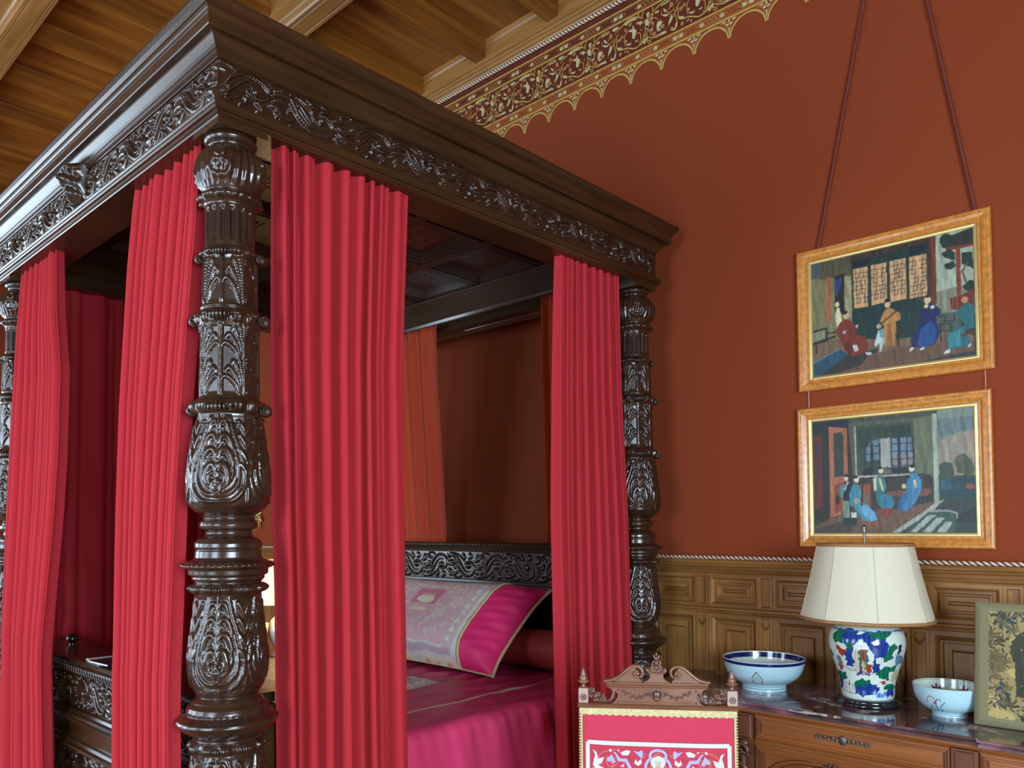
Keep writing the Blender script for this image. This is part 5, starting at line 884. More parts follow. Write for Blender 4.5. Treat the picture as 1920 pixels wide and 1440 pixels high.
# ================================================================== BEDDING
bpart(MB().box(PX2+.08, PX-.12, PY+.20, 3.155, .42, .83).build('mattress', M['silk_plain'], bevel=.05, bseg=4))
def bedspread():
    nu, nv = 420, 330; x0, x1 = -4.12, -2.208; D = .44
    tot = D*2+(x1-x0); s = np.linspace(0, tot, nu); y = np.linspace(1.315, 3.150, nv); Sg, Y = np.meshgrid(s, y)
    r = .05; X = np.zeros_like(Sg); Z = np.zeros_like(Sg)
    top = .862
    a = D-r; b = a+r*pi/2; c = b+(x1-x0)-2*r; d = c+r*pi/2
    for lo, hi, fn in ((0, a, 0), (a, b, 1), (b, c, 2), (c, d, 3), (d, 99, 4)):
        k = (Sg >= lo) & (Sg < hi); q = Sg[k]-lo
        if fn == 0: X[k] = x0; Z[k] = top-r-(a-q)
        elif fn == 1: X[k] = x0+r-r*np.cos(q/r); Z[k] = top-r+r*np.sin(q/r)
        elif fn == 2: X[k] = x0+r+q; Z[k] = top
        elif fn == 3: X[k] = x1-r+r*np.sin(q/r); Z[k] = top-r+r*np.cos(q/r)
        else: X[k] = x1; Z[k] = top-r-q
    onTop = np.clip(((Sg > b) & (Sg < c)).astype(float), 0, 1)
    rs = np.random.RandomState(2)
    wr = np.zeros_like(Sg)
    for i in range(26):
        f = rs.uniform(18, 60); p_ = rs.uniform(0, 6); wr += np.sin(Y*f+p_+2*np.sin(Sg*6+i))/f*9
    side = np.clip((Sg-c)/.08, 0, 1)+np.clip((a-Sg)/.08, 0, 1)
    X += np.where(Sg > c, 1, -1)*side*.0042*(wr+.8*np.sin(Y*95+3*np.sin(Sg*9))*np.exp(-np.maximum(0, Sg-c)/.12))
    # soft wrinkles on the top, strongest round the pillow
    w2 = np.zeros_like(Sg)
    for i in range(14):
        an = rs.uniform(-.5, .9); f = rs.uniform(25, 70); w2 += np.sin((X*cos(an)+Y*sin(an))*f+rs.uniform(0, 6)+1.5*np.sin(Y*5+i))/f*20
    Z += onTop*(.0016*w2*(.4+1.2*np.exp(-((Y-2.7)/.4)**2))+.006*np.sin(X*4+1)*np.sin(Y*3))
    C = np.ones(Sg.shape+(3,))*np.array([.58, .040, .125])
    C *= (1+.10*np.sin(X*47+3*np.sin(Y*9)))[..., None]
    cream = np.array([.72, .66, .42])
    top_ = (Sg > b) & (Sg < c)
    def band(mask): C[mask] = cream
    band(top_ & (np.abs(X+2.468) < .0085) & (Y > 1.42)); band(top_ & (np.abs(X+3.905) < .0085) & (Y > 1.42)); band(top_ & (np.abs(Y-1.43) < .0085) & (X > -3.905) & (X < -2.468))
    lace = top_ & (X > -3.56) & (X < -2.815) & (Y > 2.02) & (Y < 2.50)
    n1 = np.sin(X*90+4*np.sin(Y*23))*np.sin(Y*80+4*np.sin(X*31))+.4*np.sin(X*31+Y*17)
    L = np.where((n1 > .05)[..., None], np.array([.66, .66, .60]), np.array([.50, .28, .32])); C[lace] = L[lace]
    band(top_ & ((np.abs(X+2.82) < .012) | (np.abs(X+3.555) < .012)) & (Y > 2.02) & (Y < 2.50)); band(top_ & (np.abs(Y-2.49) < .012) & (X > -3.56) & (X < -2.815))
    o = link('bedspread', grid_mesh('bedspread', np.stack([X, Y, Z], -1), C), M['silk'])
    o.modifiers.new('solid', 'SOLIDIFY').thickness = -.003
    return tag(o, 'crimson silk bedspread with cream braid line and lace centre panel', 'bedspread')
bedspread()
# bolster
def bolster():
    pr = [(.001, -.90), (.05, -.905), (.095, -.89), (.108, -.85), (.110, -.6), (.106, -.2), (.110, .2), (.108, .6), (.106, .85), (.09, .89), (.05, .905), (.001, .90)]
    o = MB().lathe(pr, 40, (0, 0, 0), 0, ax=lambda p: (p[2], p[0], p[1]*.92)).build('bolster', M['silk_plain']); o.location = (-3.19, 3.052, .978)
    return tag(o, 'long russet crimson bolster lying against the headboard behind the big pillow', 'bolster')
bolster()
# big pillow with lace centre
def pillow():
    root = empty('pillow', (-3.30, 2.69, .868), 0, 'big crimson silk pillow with pale lace panel leaning on the headboard', 'pillow')
    W_, H_, T_ = 1.27, .56, .150; ang = radians(41)
    def P(u, v, side):
        a = (1-min(1, abs(u))**5); b = (1-min(1, abs(v))**4)
        t = T_*max(0, a*b)**.55*(1 if side > 0 else -.4)
        cx = 1+.035*(abs(u*v))**4-.03*(1-abs(v)**2)*abs(u)**3; x = u*W_/2*cx; h = (v*(1+.03*abs(u)**4-.03*(1-abs(u)**2)*abs(v)**3)+1)/2*H_
        crease = (.006*sin(v*17+u*9)+.004*sin(v*31-u*23+1))*max(0, abs(u)-.6)/.4*max(0, a*b)**.5*(1 if side > 0 else 0)
        t += crease
        # lean: bottom forward, top back; sags a little in the middle
        sag = .02*(1-u*u)*(v+1)/2
        yy = h*sin(pi/2-ang)-t*sin(ang); zz = (h-sag)*sin(ang)+t*cos(ang)
        return (x, yy, zz+.028)
    nu, nv = 420, 200; us = np.linspace(-1, 1, nu); vs = np.linspace(-1, 1, nv)
    F = np.array([[P(u, v, 1) for u in us] for v in vs])
    cv = Canvas(nu, nv, (226, 48, 108)); cv.warp(.003, 60, 6); q = lambda u, v: ((u+1)/2, (v+1)/2)
    def R_(u0, u1, v0, v1, c): cv.poly([q(u0, v0), q(u1, v0), q(u1, v1), q(u0, v1)], c)
    cr = (232, 226, 190); gy = (214, 212, 204); pk = (222, 176, 180)
    R_(-.68, .68, -1, 1, cr); R_(-.655, .655, -.97, 1, gy); R_(-.62, .62, -.80, .94, pk)
    rs = np.random.RandomState(4)
    R_(-.60, .60, -.93, -.84, (180, 140, 160))
    for i in range(64):
        x = -.6+1.2*i/63; R_(x, x+.006, -.93, -.84, gy if i % 3 else cr)
    for sx in (-1, 1): R_(min(sx*.50, sx*.60), max(sx*.50, sx*.60), -.84, .96, (204, 184, 182)); 
    for sx in (-1, 1):
        for i in range(9):
            cv.disc(q(sx*.55, -.7+.19*i), .012, .026, cr); cv.line([q(sx*.51, -.78+.19*i), q(sx*.55, -.6+.19*i), q(sx*.59, -.78+.19*i)], .003, gy)
    # scrolling leaves either side of the centre, figures below
    for sx in (-1, 1):
        for (cx, cy, r) in ((.30, .45, .085), (.40, .1, .06), (.15, .70, .07), (.42, .72, .06), (.28, -.2, .06)):
            a = np.linspace(0, 9, 40); rr = r*(1-a/11); cv.line([q(sx*(cx+p*cos(t)), cy+2.2*p*sin(t)) for p, t in zip(rr, a)], .0065, cr)
            for t in np.linspace(0, 6, 6): cv.disc(q(sx*(cx+r*1.05*cos(t)), cy+2.3*r*sin(t)), .009, .02, gy)
        for i in range(16):
            x, y = sx*rs.uniform(.04, .48), rs.uniform(-.72, -.05); cv.poly([q(x-.02, y), q(x-.005, y+.03), q(x, y+.09), q(x+.008, y+.03), q(x+.024, y+.05), q(x+.006, y-.02), q(x, y-.06)], gy)
    R_(-.16, .16, .02, .42, (214, 128, 148)); cv.disc(q(0, .14), .055, .05, cr)
    for x in (-.06, -.03, 0, .04, .06): cv.poly([q(x-.012, .15), q(x, .34), q(x+.014, .15)], cr)
    R_(-.26, -.17, .0, .04, cr); R_(.17, .26, 0., .04, cr); R_(-.1, .1, -.16, -.1, cr); R_(-.24, .24, .5, .54, cr)
    for i in range(150):
        x, y = rs.uniform(-.6, .6), rs.uniform(-.75, .92)
        if abs(x) < .17 and -.0 < y < .45: continue
        a = rs.uniform(0, 6); cv.line([q(x, y), q(x+.018*cos(a), y+.05*sin(a)), q(x+.03*cos(a+.8), y+.08*sin(a+.8))], .003, (gy, cr, (196, 168, 178))[i % 3], True)
    C = cv.out(.10, 1)
    f = link('pillow_front', grid_mesh('pillow_front', F, C), M['silk'], root)
    Bk = np.array([[P(u, v, -1) for u in us[::6]] for v in vs[::4]])
    B2 = np.array([[P(u, v, -1) for u in np.linspace(-1, 1, 80)] for v in np.linspace(-1, 1, 60)])
    link('pillow_back', grid_mesh('pillow_back', B2, flip=True), M['silk_plain'], root)
    mb = MB(); E = [P(1, v, 1) for v in np.linspace(-1, 1, 40)]
    for sx in (-1, 1): mb.tube([(sx*abs(p[0]), p[1], p[2]) for p in [P(1, v, 1) for v in np.linspace(-1, 1, 40)]], .0085, 8)
    mb.tube([P(u, -1, 1) for u in np.linspace(-1, 1, 60)], .0055, 6); mb.tube([P(u, 1, 1) for u in np.linspace(-1, 1, 60)], .0055, 6)
    mb.build('pillow_piping', M['cream'], root)
    for sx in (-1, 1): MB().tube([(p[0], p[1]-.002, p[2]+.002) for p in [P(sx*.685, v, 1) for v in np.linspace(-.98, .98, 60)]], .007, 6).build('lace_braid', M['cream'], root)
pillow()
# booklets lying on the footboard
o = MB().box(-.085, .085, -.045, .045, 0, .006).build('booklet', M['paper'], bevel=.001); o.location = (-3.245, 1.160, 1.0925); o.rotation_euler = (0, 0, radians(-4))
tag(o, 'thin pale booklet lying flat on the carved footboard, under the black one', 'booklet')
o = MB().box(-.085, .085, -.050, .050, 0, .007).build('booklet', M['black'], bevel=.001); o.location = (-3.150, 1.150, 1.0990); o.rotation_euler = (0, 0, radians(3))
pg = MB().box(-.083, .083, -.051, .049, .0015, .0055).build('pages', M['paper'], o)
tag(o, 'black covered booklet with white page edges on top of the carved footboard', 'booklet')

# ================================================================== COMMODE
def commode():
    root = empty('commode', (-.55, 3.2, 0), 0, 'long carved walnut commode with drawers under the marble slab by the wainscot', 'commode')
    R0 = Vector((-.55, 3.2, 0))
    def pt(o, parent=None):
        o.parent = parent or root
        if parent is None: o.location = Vector(o.location)-R0
        return o
    FYc = 2.955; x0, x1 = -1.93, .95
    mb = MB(); mb.box(x0, x1, FYc+.015, 3.44, .12, .872); mb.box(x0+.02, x1-.02, FYc+.03, 3.44, 0, .12)
    mb.prism([(FYc+.02, .872), (FYc-.015, .872), (FYc-.018, .864), (FYc-.006, .860), (FYc-.004, .854), (FYc+.02, .852)], x0-.01, x1+.01, lambda p, q, t: (t, p, q))
    mb.prism([(FYc+.03, .14), (FYc-.01, .14), (FYc-.02, .10), (FYc-.02, .02), (FYc+.03, 0)], x0-.01, x1+.01, lambda p, q, t: (t, p, q))
    pt(mb.build('carcass', M['walnut']))
    secs = [(-1.86, -1.53, False), (-1.46, -.752, True), (-.672, .13, False), (.21, .88, False)]
    for (a, b, main) in secs:
        # drawer
        d = MB(); nested(d, a, b, .752, .850, [(0, 0), (.006, -.006), (.012, -.008), (.016, -.002), (.022, -.002), (.026, .004), (.030, .003)], FYc+.006, cap=1)
        dr = pt(d.build('drawer', [M['walnut_v'], M['walnut'], M['walnut']]))
        if b-a > .3:
            c = (a+b)/2; g = MB(); y = FYc+.004; zc = .806 if main else .800
            if main: c = -1.112
            g.lathe([(.001, .006), (.006, .007), (.0075, .004), (.011, .005), (.014, .002), (.014, 0)], 16, (c, y, zc), 0, ax=lambda p: (p[0], -p[2], p[1]*1.25))
            for sg in (-1, 1):
                for k, (dx, r) in enumerate(((.022, .007), (.036, .0075), (.052, .0055), (.066, .006), (.084, .0055), (.094, .004))):
                    g.ball((c+sg*dx, y-.002, zc+(.004 if k % 2 else -.002)), r, 1, .5, .9, 8)
                    g.tube([(c+sg*(dx-.004), y-.003, zc-.008), (c+sg*(dx+.005), y-.004, zc), (c+sg*(dx-.003), y-.003, zc+.009)], .0018, 5)
                g.tube([(c+sg*.01, y-.002, zc), (c+sg*.1, y-.002, zc)], .002, 5)
            g.build('escutcheon' if main else 'drawer_mount', M['pewter'], dr)
        # door with arched panel and carving
        d = MB(); nested(d, a, b, .17, .735, [(0, 0), (.006, -.004), (.012, -.002), (.03, -.002), (.034, .008), (.05, .010)], FYc+.006, cap=1)
        do = pt(d.build('door', [M['walnut_v'], M['walnut'], M['walnut_v']]))
        e = MB(); n = 40; w_ = (b-a)/2-.075; cxx = (a+b)/2
        for off_, rr in ((0, .006), (.014, .004), (.026, .003)):
            P = []
            for i in range(n+1):
                t = -1+2*i/n; hx = (abs(t)**3)
                P.append((cxx+t*(w_-off_), FYc+.004, .700-off_-.045*hx**1.5-(.012*cos(t*pi*1.5) if abs(t) < .33 else 0)))
            e.tube([(P[0][0], P[0][1], .22)]+P+[(P[-1][0], P[-1][1], .22)], rr, 6)
        e.build('arched_moulding', M['walnut'], do)
        cv = MB()
        for sg in (-1, 1):
            for k in range(6):
                t = k/5; X = cxx+sg*(.01+.085*t); Z = .688+.012*sin(t*5)
                cv.tube([(X, FYc-.002, Z-.018), (X+sg*.012, FYc-.010, Z), (X+sg*.004, FYc-.004, Z+.016)], [.003, .0075, .003], 6)
        cv.ball((cxx, FYc-.004, .69), .018, 1.2, .6, 1, 10)
        cv.build('door_carving', M['walnut_dk'], do)
    for (a, b) in ((-1.93, -1.86), (-1.53, -1.46), (-.752, -.672), (.13, .21), (.88, .95)):
        s = MB(); s.box(a, b, FYc-.006, FYc+.02, .14, .85); nested(s, a+.008, b-.008, .752, .845, [(0, 0), (.004, -.003), (.008, .002)], FYc-.006)
        st = pt(s.build('stile', [M['walnut_v'], M['walnut_v'], M['walnut_v']]))
        c = (a+b)/2; k = MB()
        for i in range(5):
            z = .70-.055*i; r_ = .026-.003*i
            k.tube([(c-r_, FYc-.010, z+.018), (c-r_*.3, FYc-.026+.003*i, z+.008), (c+r_*.3, FYc-.026+.003*i, z-.004), (c+r_, FYc-.010, z-.016)], [.005, .010, .010, .005], 7)
        k.tube([(c, FYc-.03, .735), (c-.024, FYc-.034, .72), (c-.02, FYc-.03, .69), (c+.006, FYc-.03, .70)], [.008, .009, .008, .005], 8)
        k.tube([(c, FYc-.03, .735), (c+.024, FYc-.034, .72), (c+.02, FYc-.03, .69)], [.008, .009, .006], 8)
        k.ball((c, FYc-.018, .735), .022, 1, .7, .8, 10)
        k.tube([(c, FYc-.02, .70), (c, FYc-.012, .42), (c, FYc-.006, .2)], [.014, .009, .004], 8)
        k.build('carved_bracket', M['walnut_dk'], st)
    # scroll foliage beside the left and right edges of the doors
commode()
def slab():
    pr = [(0, .900), (.0, .9000), (-.004, .8985), (-.0055, .895), (-.0055, .892), (-.001, .8905), (.004, .888), (.006, .885), (.0015, .8835), (-.001, .880), (-.001, .874), (.003, .872)]
    x0, x1, yf, yb_ = -1.99, 1.0, 2.932, 3.449
    # outline with a small breakfront step
    out = [(x0, yb_), (x0, yf+.03), (x0+.03, yf), (-.672, yf), (-.662, yf-.022), (.14, yf-.022), (.15, yf), (x1-.03, yf), (x1, yf+.03), (x1, yb_)]
    mb = MB(); n = len(out); ring = []
    cxm, cym = sum(p[0] for p in out)/n, 3.2
    def offs(d):
        P = []
        for i, (x, y) in enumerate(out):
            a = Vector(out[i])-Vector(out[i-1]); b = Vector(out[(i+1) % n])-Vector(out[i]); a.normalize(); b.normalize()
            na = Vector((a.y, -a.x)); nb = Vector((b.y, -b.x)); m_ = (na+nb).normalized(); s_ = max(.5, m_.dot(na))
            P.append((x-m_.x*d/s_, y-m_.y*d/s_))
        return P
    sgn = 1
    rings = []
    for d, z in pr[1:]:
        rings.append([(x, y, z) for x, y in offs(d)])
    for a, b in zip(rings[:-1], rings[1:]):
        for i in range(n):
            j = (i+1) % n; mb.add([a[i], a[j], b[j], b[i]], [(3, 2, 1, 0)], 0)
    mb.add(rings[0], [tuple(range(n))[::-1]], 0); mb.add(rings[-1], [tuple(range(n))], 0)
    tag(mb.build('marble_slab', M['marble']), 'dark red grey veined marble slab on top of the walnut commode', 'marble top')
slab()

# ================================================================== GINGER JAR LAMP
def lathe_canvas(name, prof, cv, parent, m, nt, centre_ang, blur=0):
    """lathe with vertex colours; cv u=.5 faces centre_ang"""
    P = np.array(prof); z = P[:, 1]; L = np.r_[0, np.cumsum(np.hypot(*np.diff(P, axis=0).T))]
    nz = cv.nv//2; s = np.linspace(0, L[-1], nz); r = np.interp(s, L, P[:, 0]); zz = np.interp(s, L, z)
    C = cv.out(.03, blur); th = centre_ang+2*pi*(np.arange(nt)/nt-.5)
    V = np.stack([r[:, None]*np.cos(th), r[:, None]*np.sin(th), np.repeat(zz[:, None], nt, 1)], -1)
    return link(name, grid_mesh(name, V, C, wrap=True), m, parent)
def smooth_prof(pts, n=60): return [tuple(p) for p in spline(pts, n)]
def table_lamp():
    X, Y = -1.112, 3.225
    root = empty('table_lamp', (X, Y, .9), 0, 'blue, green and white figured ginger jar lamp with wide cream shade on the marble', 'lamp')
    MB().lathe([(.001, .0005), (.117, .0005), (.120, .006), (.117, .012), (.110, .014), (.112, .019), (.106, .025), (.100, .026), (.001, .026)], 64).build('lamp_base', M['ebony'], root)
    prof = smooth_prof([(.090, .026), (.094, .030), (.0965, .045), (.099, .075), (.108, .115), (.122, .160), (.134, .200), (.140, .235), (.138, .262), (.128, .288), (.108, .305), (.080, .315), (.055, .318), (.053, .335), (.056, .342)], 90)
    nt = 520; nz = 300; cv = Canvas(nt, nz, (205, 216, 206)); cv.brush(.25, 260)
    # map: JAR v in 0..1 covers jar height from .026 to ~ .29 -> arc share
    P = np.array(prof); L = np.r_[0, np.cumsum(np.hypot(*np.diff(P, axis=0).T))]; L /= L[-1]
    def vz(v):
        z = .026+v*.285; i = np.searchsorted(P[:60, 1], z); return float(np.interp(z, P[:, 1], L))
    ops = []
    for t in JAR:
        if t[0] == 'l': ops.append(('l', t[1], t[2]*.5, [(u, vz(v)) for u, v in t[3]]))
        else: ops.append((t[0], t[1], [(u, vz(v)) for u, v in t[2]]))
    cv.warp(.0045, 130, 3); cv.run(ops)
    # the same foliage continues round the back
    back = []
    for t in ops:
        if t[0] == 'p': back.append((t[0], t[1], [((u+.5), v) for u, v in t[2]]))
    for t in back:
        cv.poly([(u if u <= 1 else u, v) for u, v in t[2]], t[1]); cv.poly([(u-1, v) for u, v in t[2]], t[1])
    cv.poly([(0, vz(.93)), (1, vz(.93)), (1, vz(.945)), (0, vz(.945))], (60, 90, 150))
    lathe_canvas('jar', prof, cv, root, M['porcelain'], nt, radians(-71))
    MB().tube([(0, 0, .33), (0, 0, .690)], .0045, 10).lathe([(.001, .700), (.008, .694), (.010, .686), (.006, .678), (.009, .672), (.005, .664)], 16).lathe([(.02, .34), (.02, .37), (.012, .38)], 16).build('lamp_rod', M['brass'], root)
    sh = empty2('lamp_shade', root)
    # eight sided shade
    ph = radians(-71)
    def oct_ring(rx, ry, z, k=10):
        P = []
        for i in range(8):
            a0 = ph+radians(8)+i*pi/4; a1 = a0+pi/4; p0 = Vector((cos(a0), sin(a0))); p1 = Vector((cos(a1), sin(a1)))
            for j in range(k):
                t = j/k; q = p0.lerp(p1, t); bow = 1+.058*sin(pi*t)
                P.append((q.x*rx*bow, q.y*ry*bow, z))
        return P
    n = 24; rings = []
    for i in range(n+1):
        t = i/n; b = -.003*sin(pi*t); rings.append(oct_ring(.247+(.178-.247)*t+b, .224+(.160-.224)*t+b, .330+.290*t))
    V = np.array(rings); o = link('shade_silk', grid_mesh('shade_silk', V, wrap=True), M['shade'], sh); o.modifiers.new('s', 'SOLIDIFY').thickness = .002
    for rg in (rings[0], rings[-1]): MB().tube([Vector(p) for p in rg], .0065, 8, closed=True).build('shade_braid', M['shade_trim'], sh)
    mb = MB()
    for i in range(8): mb.tube([(r_[i*10][0]*1.004, r_[i*10][1]*1.004, r_[i*10][2]) for r_ in rings], .0016, 5)
    for a in (0, pi/2): mb.tube([(.17*cos(a+.3), .155*sin(a+.3), .612), (0, 0, .62), (-.17*cos(a+.3), -.155*sin(a+.3), .612)], .002, 5)
    mb.build('shade_seam', M['shade'], sh)
def empty2(name, parent):
    o = bpy.data.objects.new(name, None); COL.objects.link(o); o.parent = parent; return o
table_lamp()

# ================================================================== BOWLS
def bowl(label, loc, R_, H_, foot, fh, facing, deco):
    root = empty('porcelain_bowl', loc, 0, label, 'bowl')
    out = smooth_prof([(foot*1.05, fh), (R_*.70, fh+H_*.10), (R_*.86, fh+H_*.32), (R_*.95, fh+H_*.62), (R_, fh+H_)], 40)
    inn = [(r-.004, z+(.003 if z < fh+H_*.5 else 0)) for r, z in out][::-1]; inn[-1] = (.001, fh+.006)
    nt = 520
    cv = Canvas(nt, 150, (178, 212, 220)); deco(cv, 'out', out)
    lathe_canvas('bowl_outside', out, cv, root, M['porcelain'], nt, facing)
    cv2 = Canvas(nt, 150, (200, 216, 206)); deco(cv2, 'in', inn)
    lathe_canvas('bowl_inside', inn, cv2, root, M['porcelain'], nt, facing)
    pf = [(foot*1.04, fh+.001), (foot, fh*.7), (foot*.985, fh*.3), (foot*.99, 0), (foot*.93, 0), (foot*.90, fh*.6)]
    cv3 = Canvas(nt, 40, (178, 212, 220)); cv3.poly([(0, .34), (1, .34), (1, .38), (0, .38)], (40, 60, 80)); cv3.poly([(0, .14), (1, .14), (1, .17), (0, .17)], (60, 90, 110))
    lathe_canvas('foot_ring', pf, cv3, root, M['porcelain'], nt, facing)
    MB().lathe([(R_+.0004, fh+H_-.002), (R_-.001, fh+H_+.0012), (R_-.003, fh+H_+.0012), (R_-.0045, fh+H_-.002)], 96).build('bowl_rim', M['rim'], root)
M['rim'] = mat('porcelain_rim', (.50, .55, .50, 1), .2, coat=.3)
def deco_big(cv, side, pr):
    navy = (24, 26, 86)
    if side == 'out':
        cv.poly([(0, .885), (1, .885), (1, .975), (0, .975)], navy)
        # house shaped crest of fine dark lines
        q = lambda x, y: (.5-.030+x*.024, .40+y*.34)
        K = (50, 46, 50)
        cv.line([q(-1.05, .18), q(0, .95), q(1.05, .12)], .0035, K); cv.line([q(-.75, .25), q(0, .80), q(.8, .2)], .0015, (130, 120, 60))
        cv.line([q(-.85, .05), q(-.9, -.45)], .0042, (30, 36, 90)); cv.line([q(.8, .0), q(1.0, -.6)], .0042, (30, 36, 90))
        cv.line([q(-.5, .1), q(-.35, .3), q(0, .45), q(.35, .3), q(.5, .05)], .0016, K); cv.line([q(0, .4), q(0, .05)], .002, K); cv.line([q(-.15, .05), q(.2, .05)], .0016, K)
        cv.line([q(-.7, -.62), q(-.3, -.82)], .0026, K); cv.line([q(.35, -.9), q(.9, -.68)], .0026, K)
        cv.disc(q(.05, -.4), .0022, .02, (160, 150, 90)); cv.disc(q(.3, -.38), .0022, .02, (160, 150, 90)); cv.disc(q(0, .58), .002, .018, (160, 130, 60))
        for s_ in (.2, .72): cv.disc((s_, .5), .006, .05, (30, 36, 90)); cv.disc((s_, .62), .004, .03, (120, 50, 40))
    else: cv.poly([(0, .02), (1, .02), (1, .115), (0, .115)], navy)
def deco_small(cv, side, pr):
    bl = (34, 48, 120); rd = (150, 70, 64)
    if side == 'out':
        q = lambda x, y: (.5-.062+x*.045, .44+y*.34)
        for a in np.linspace(.3, 3.2, 7): cv.disc(q(-.55+.5*cos(a), .35+.55*sin(a)), .0035, .028, rd)
        cv.disc(q(-.25, .3), .005, .05, (170, 50, 40)); cv.disc(q(-.5, .45), .008, .08, (210, 190, 184))
        cv.line([q(.1, -.9), q(-.1, -.2), q(0, .5), q(.25, .75), q(.5, .55)], .0045, bl, True); cv.line([q(.05, -.3), q(-.4, .0), q(-.85, -.02)], .005, bl, True)
        cv.line([q(.0, -.85), q(-.3, -.5), q(-.55, -.55)], .005, bl, True); cv.disc(q(-.7, -.25), .005, .05, (96, 60, 110))
        cv.line([q(.2, -.9), q(.45, -.7), q(.4, -.35)], .006, bl, True)
        for i in range(4): cv.disc(q(.35+.16*i, -.1+.17*i), .0028, .03, bl)
        cv.line([q(.5, -.4), q(.85, -.35)], .0012, (120, 140, 140))
    else:
        for s_ in (.06, .30, .55, .80, .93):
            cv.disc((s_, .20), .010, .05, rd)
            for sg in (-1, 1): cv.poly([(s_+sg*.008, .20), (s_+sg*.026, .13), (s_+sg*.022, .22), (s_+sg*.026, .28)], (30, 36, 84))
            cv.poly([(s_-.006, .15), (s_, .09), (s_+.006, .15)], bl)
        for i in range(90): cv.disc((i/90, .02), .003, .018, (150, 120, 90))
bowl('large pale blue porcelain bowl with navy rim and a house shaped crest', (-1.540, 3.222, .9), .170, .105, .092, .028, radians(-64), deco_big)
bowl('small pale porcelain bowl with flower sprig standing beside the lamp', (-.822, 3.222, .9), .122, .092, .060, .018, radians(-75), deco_small)

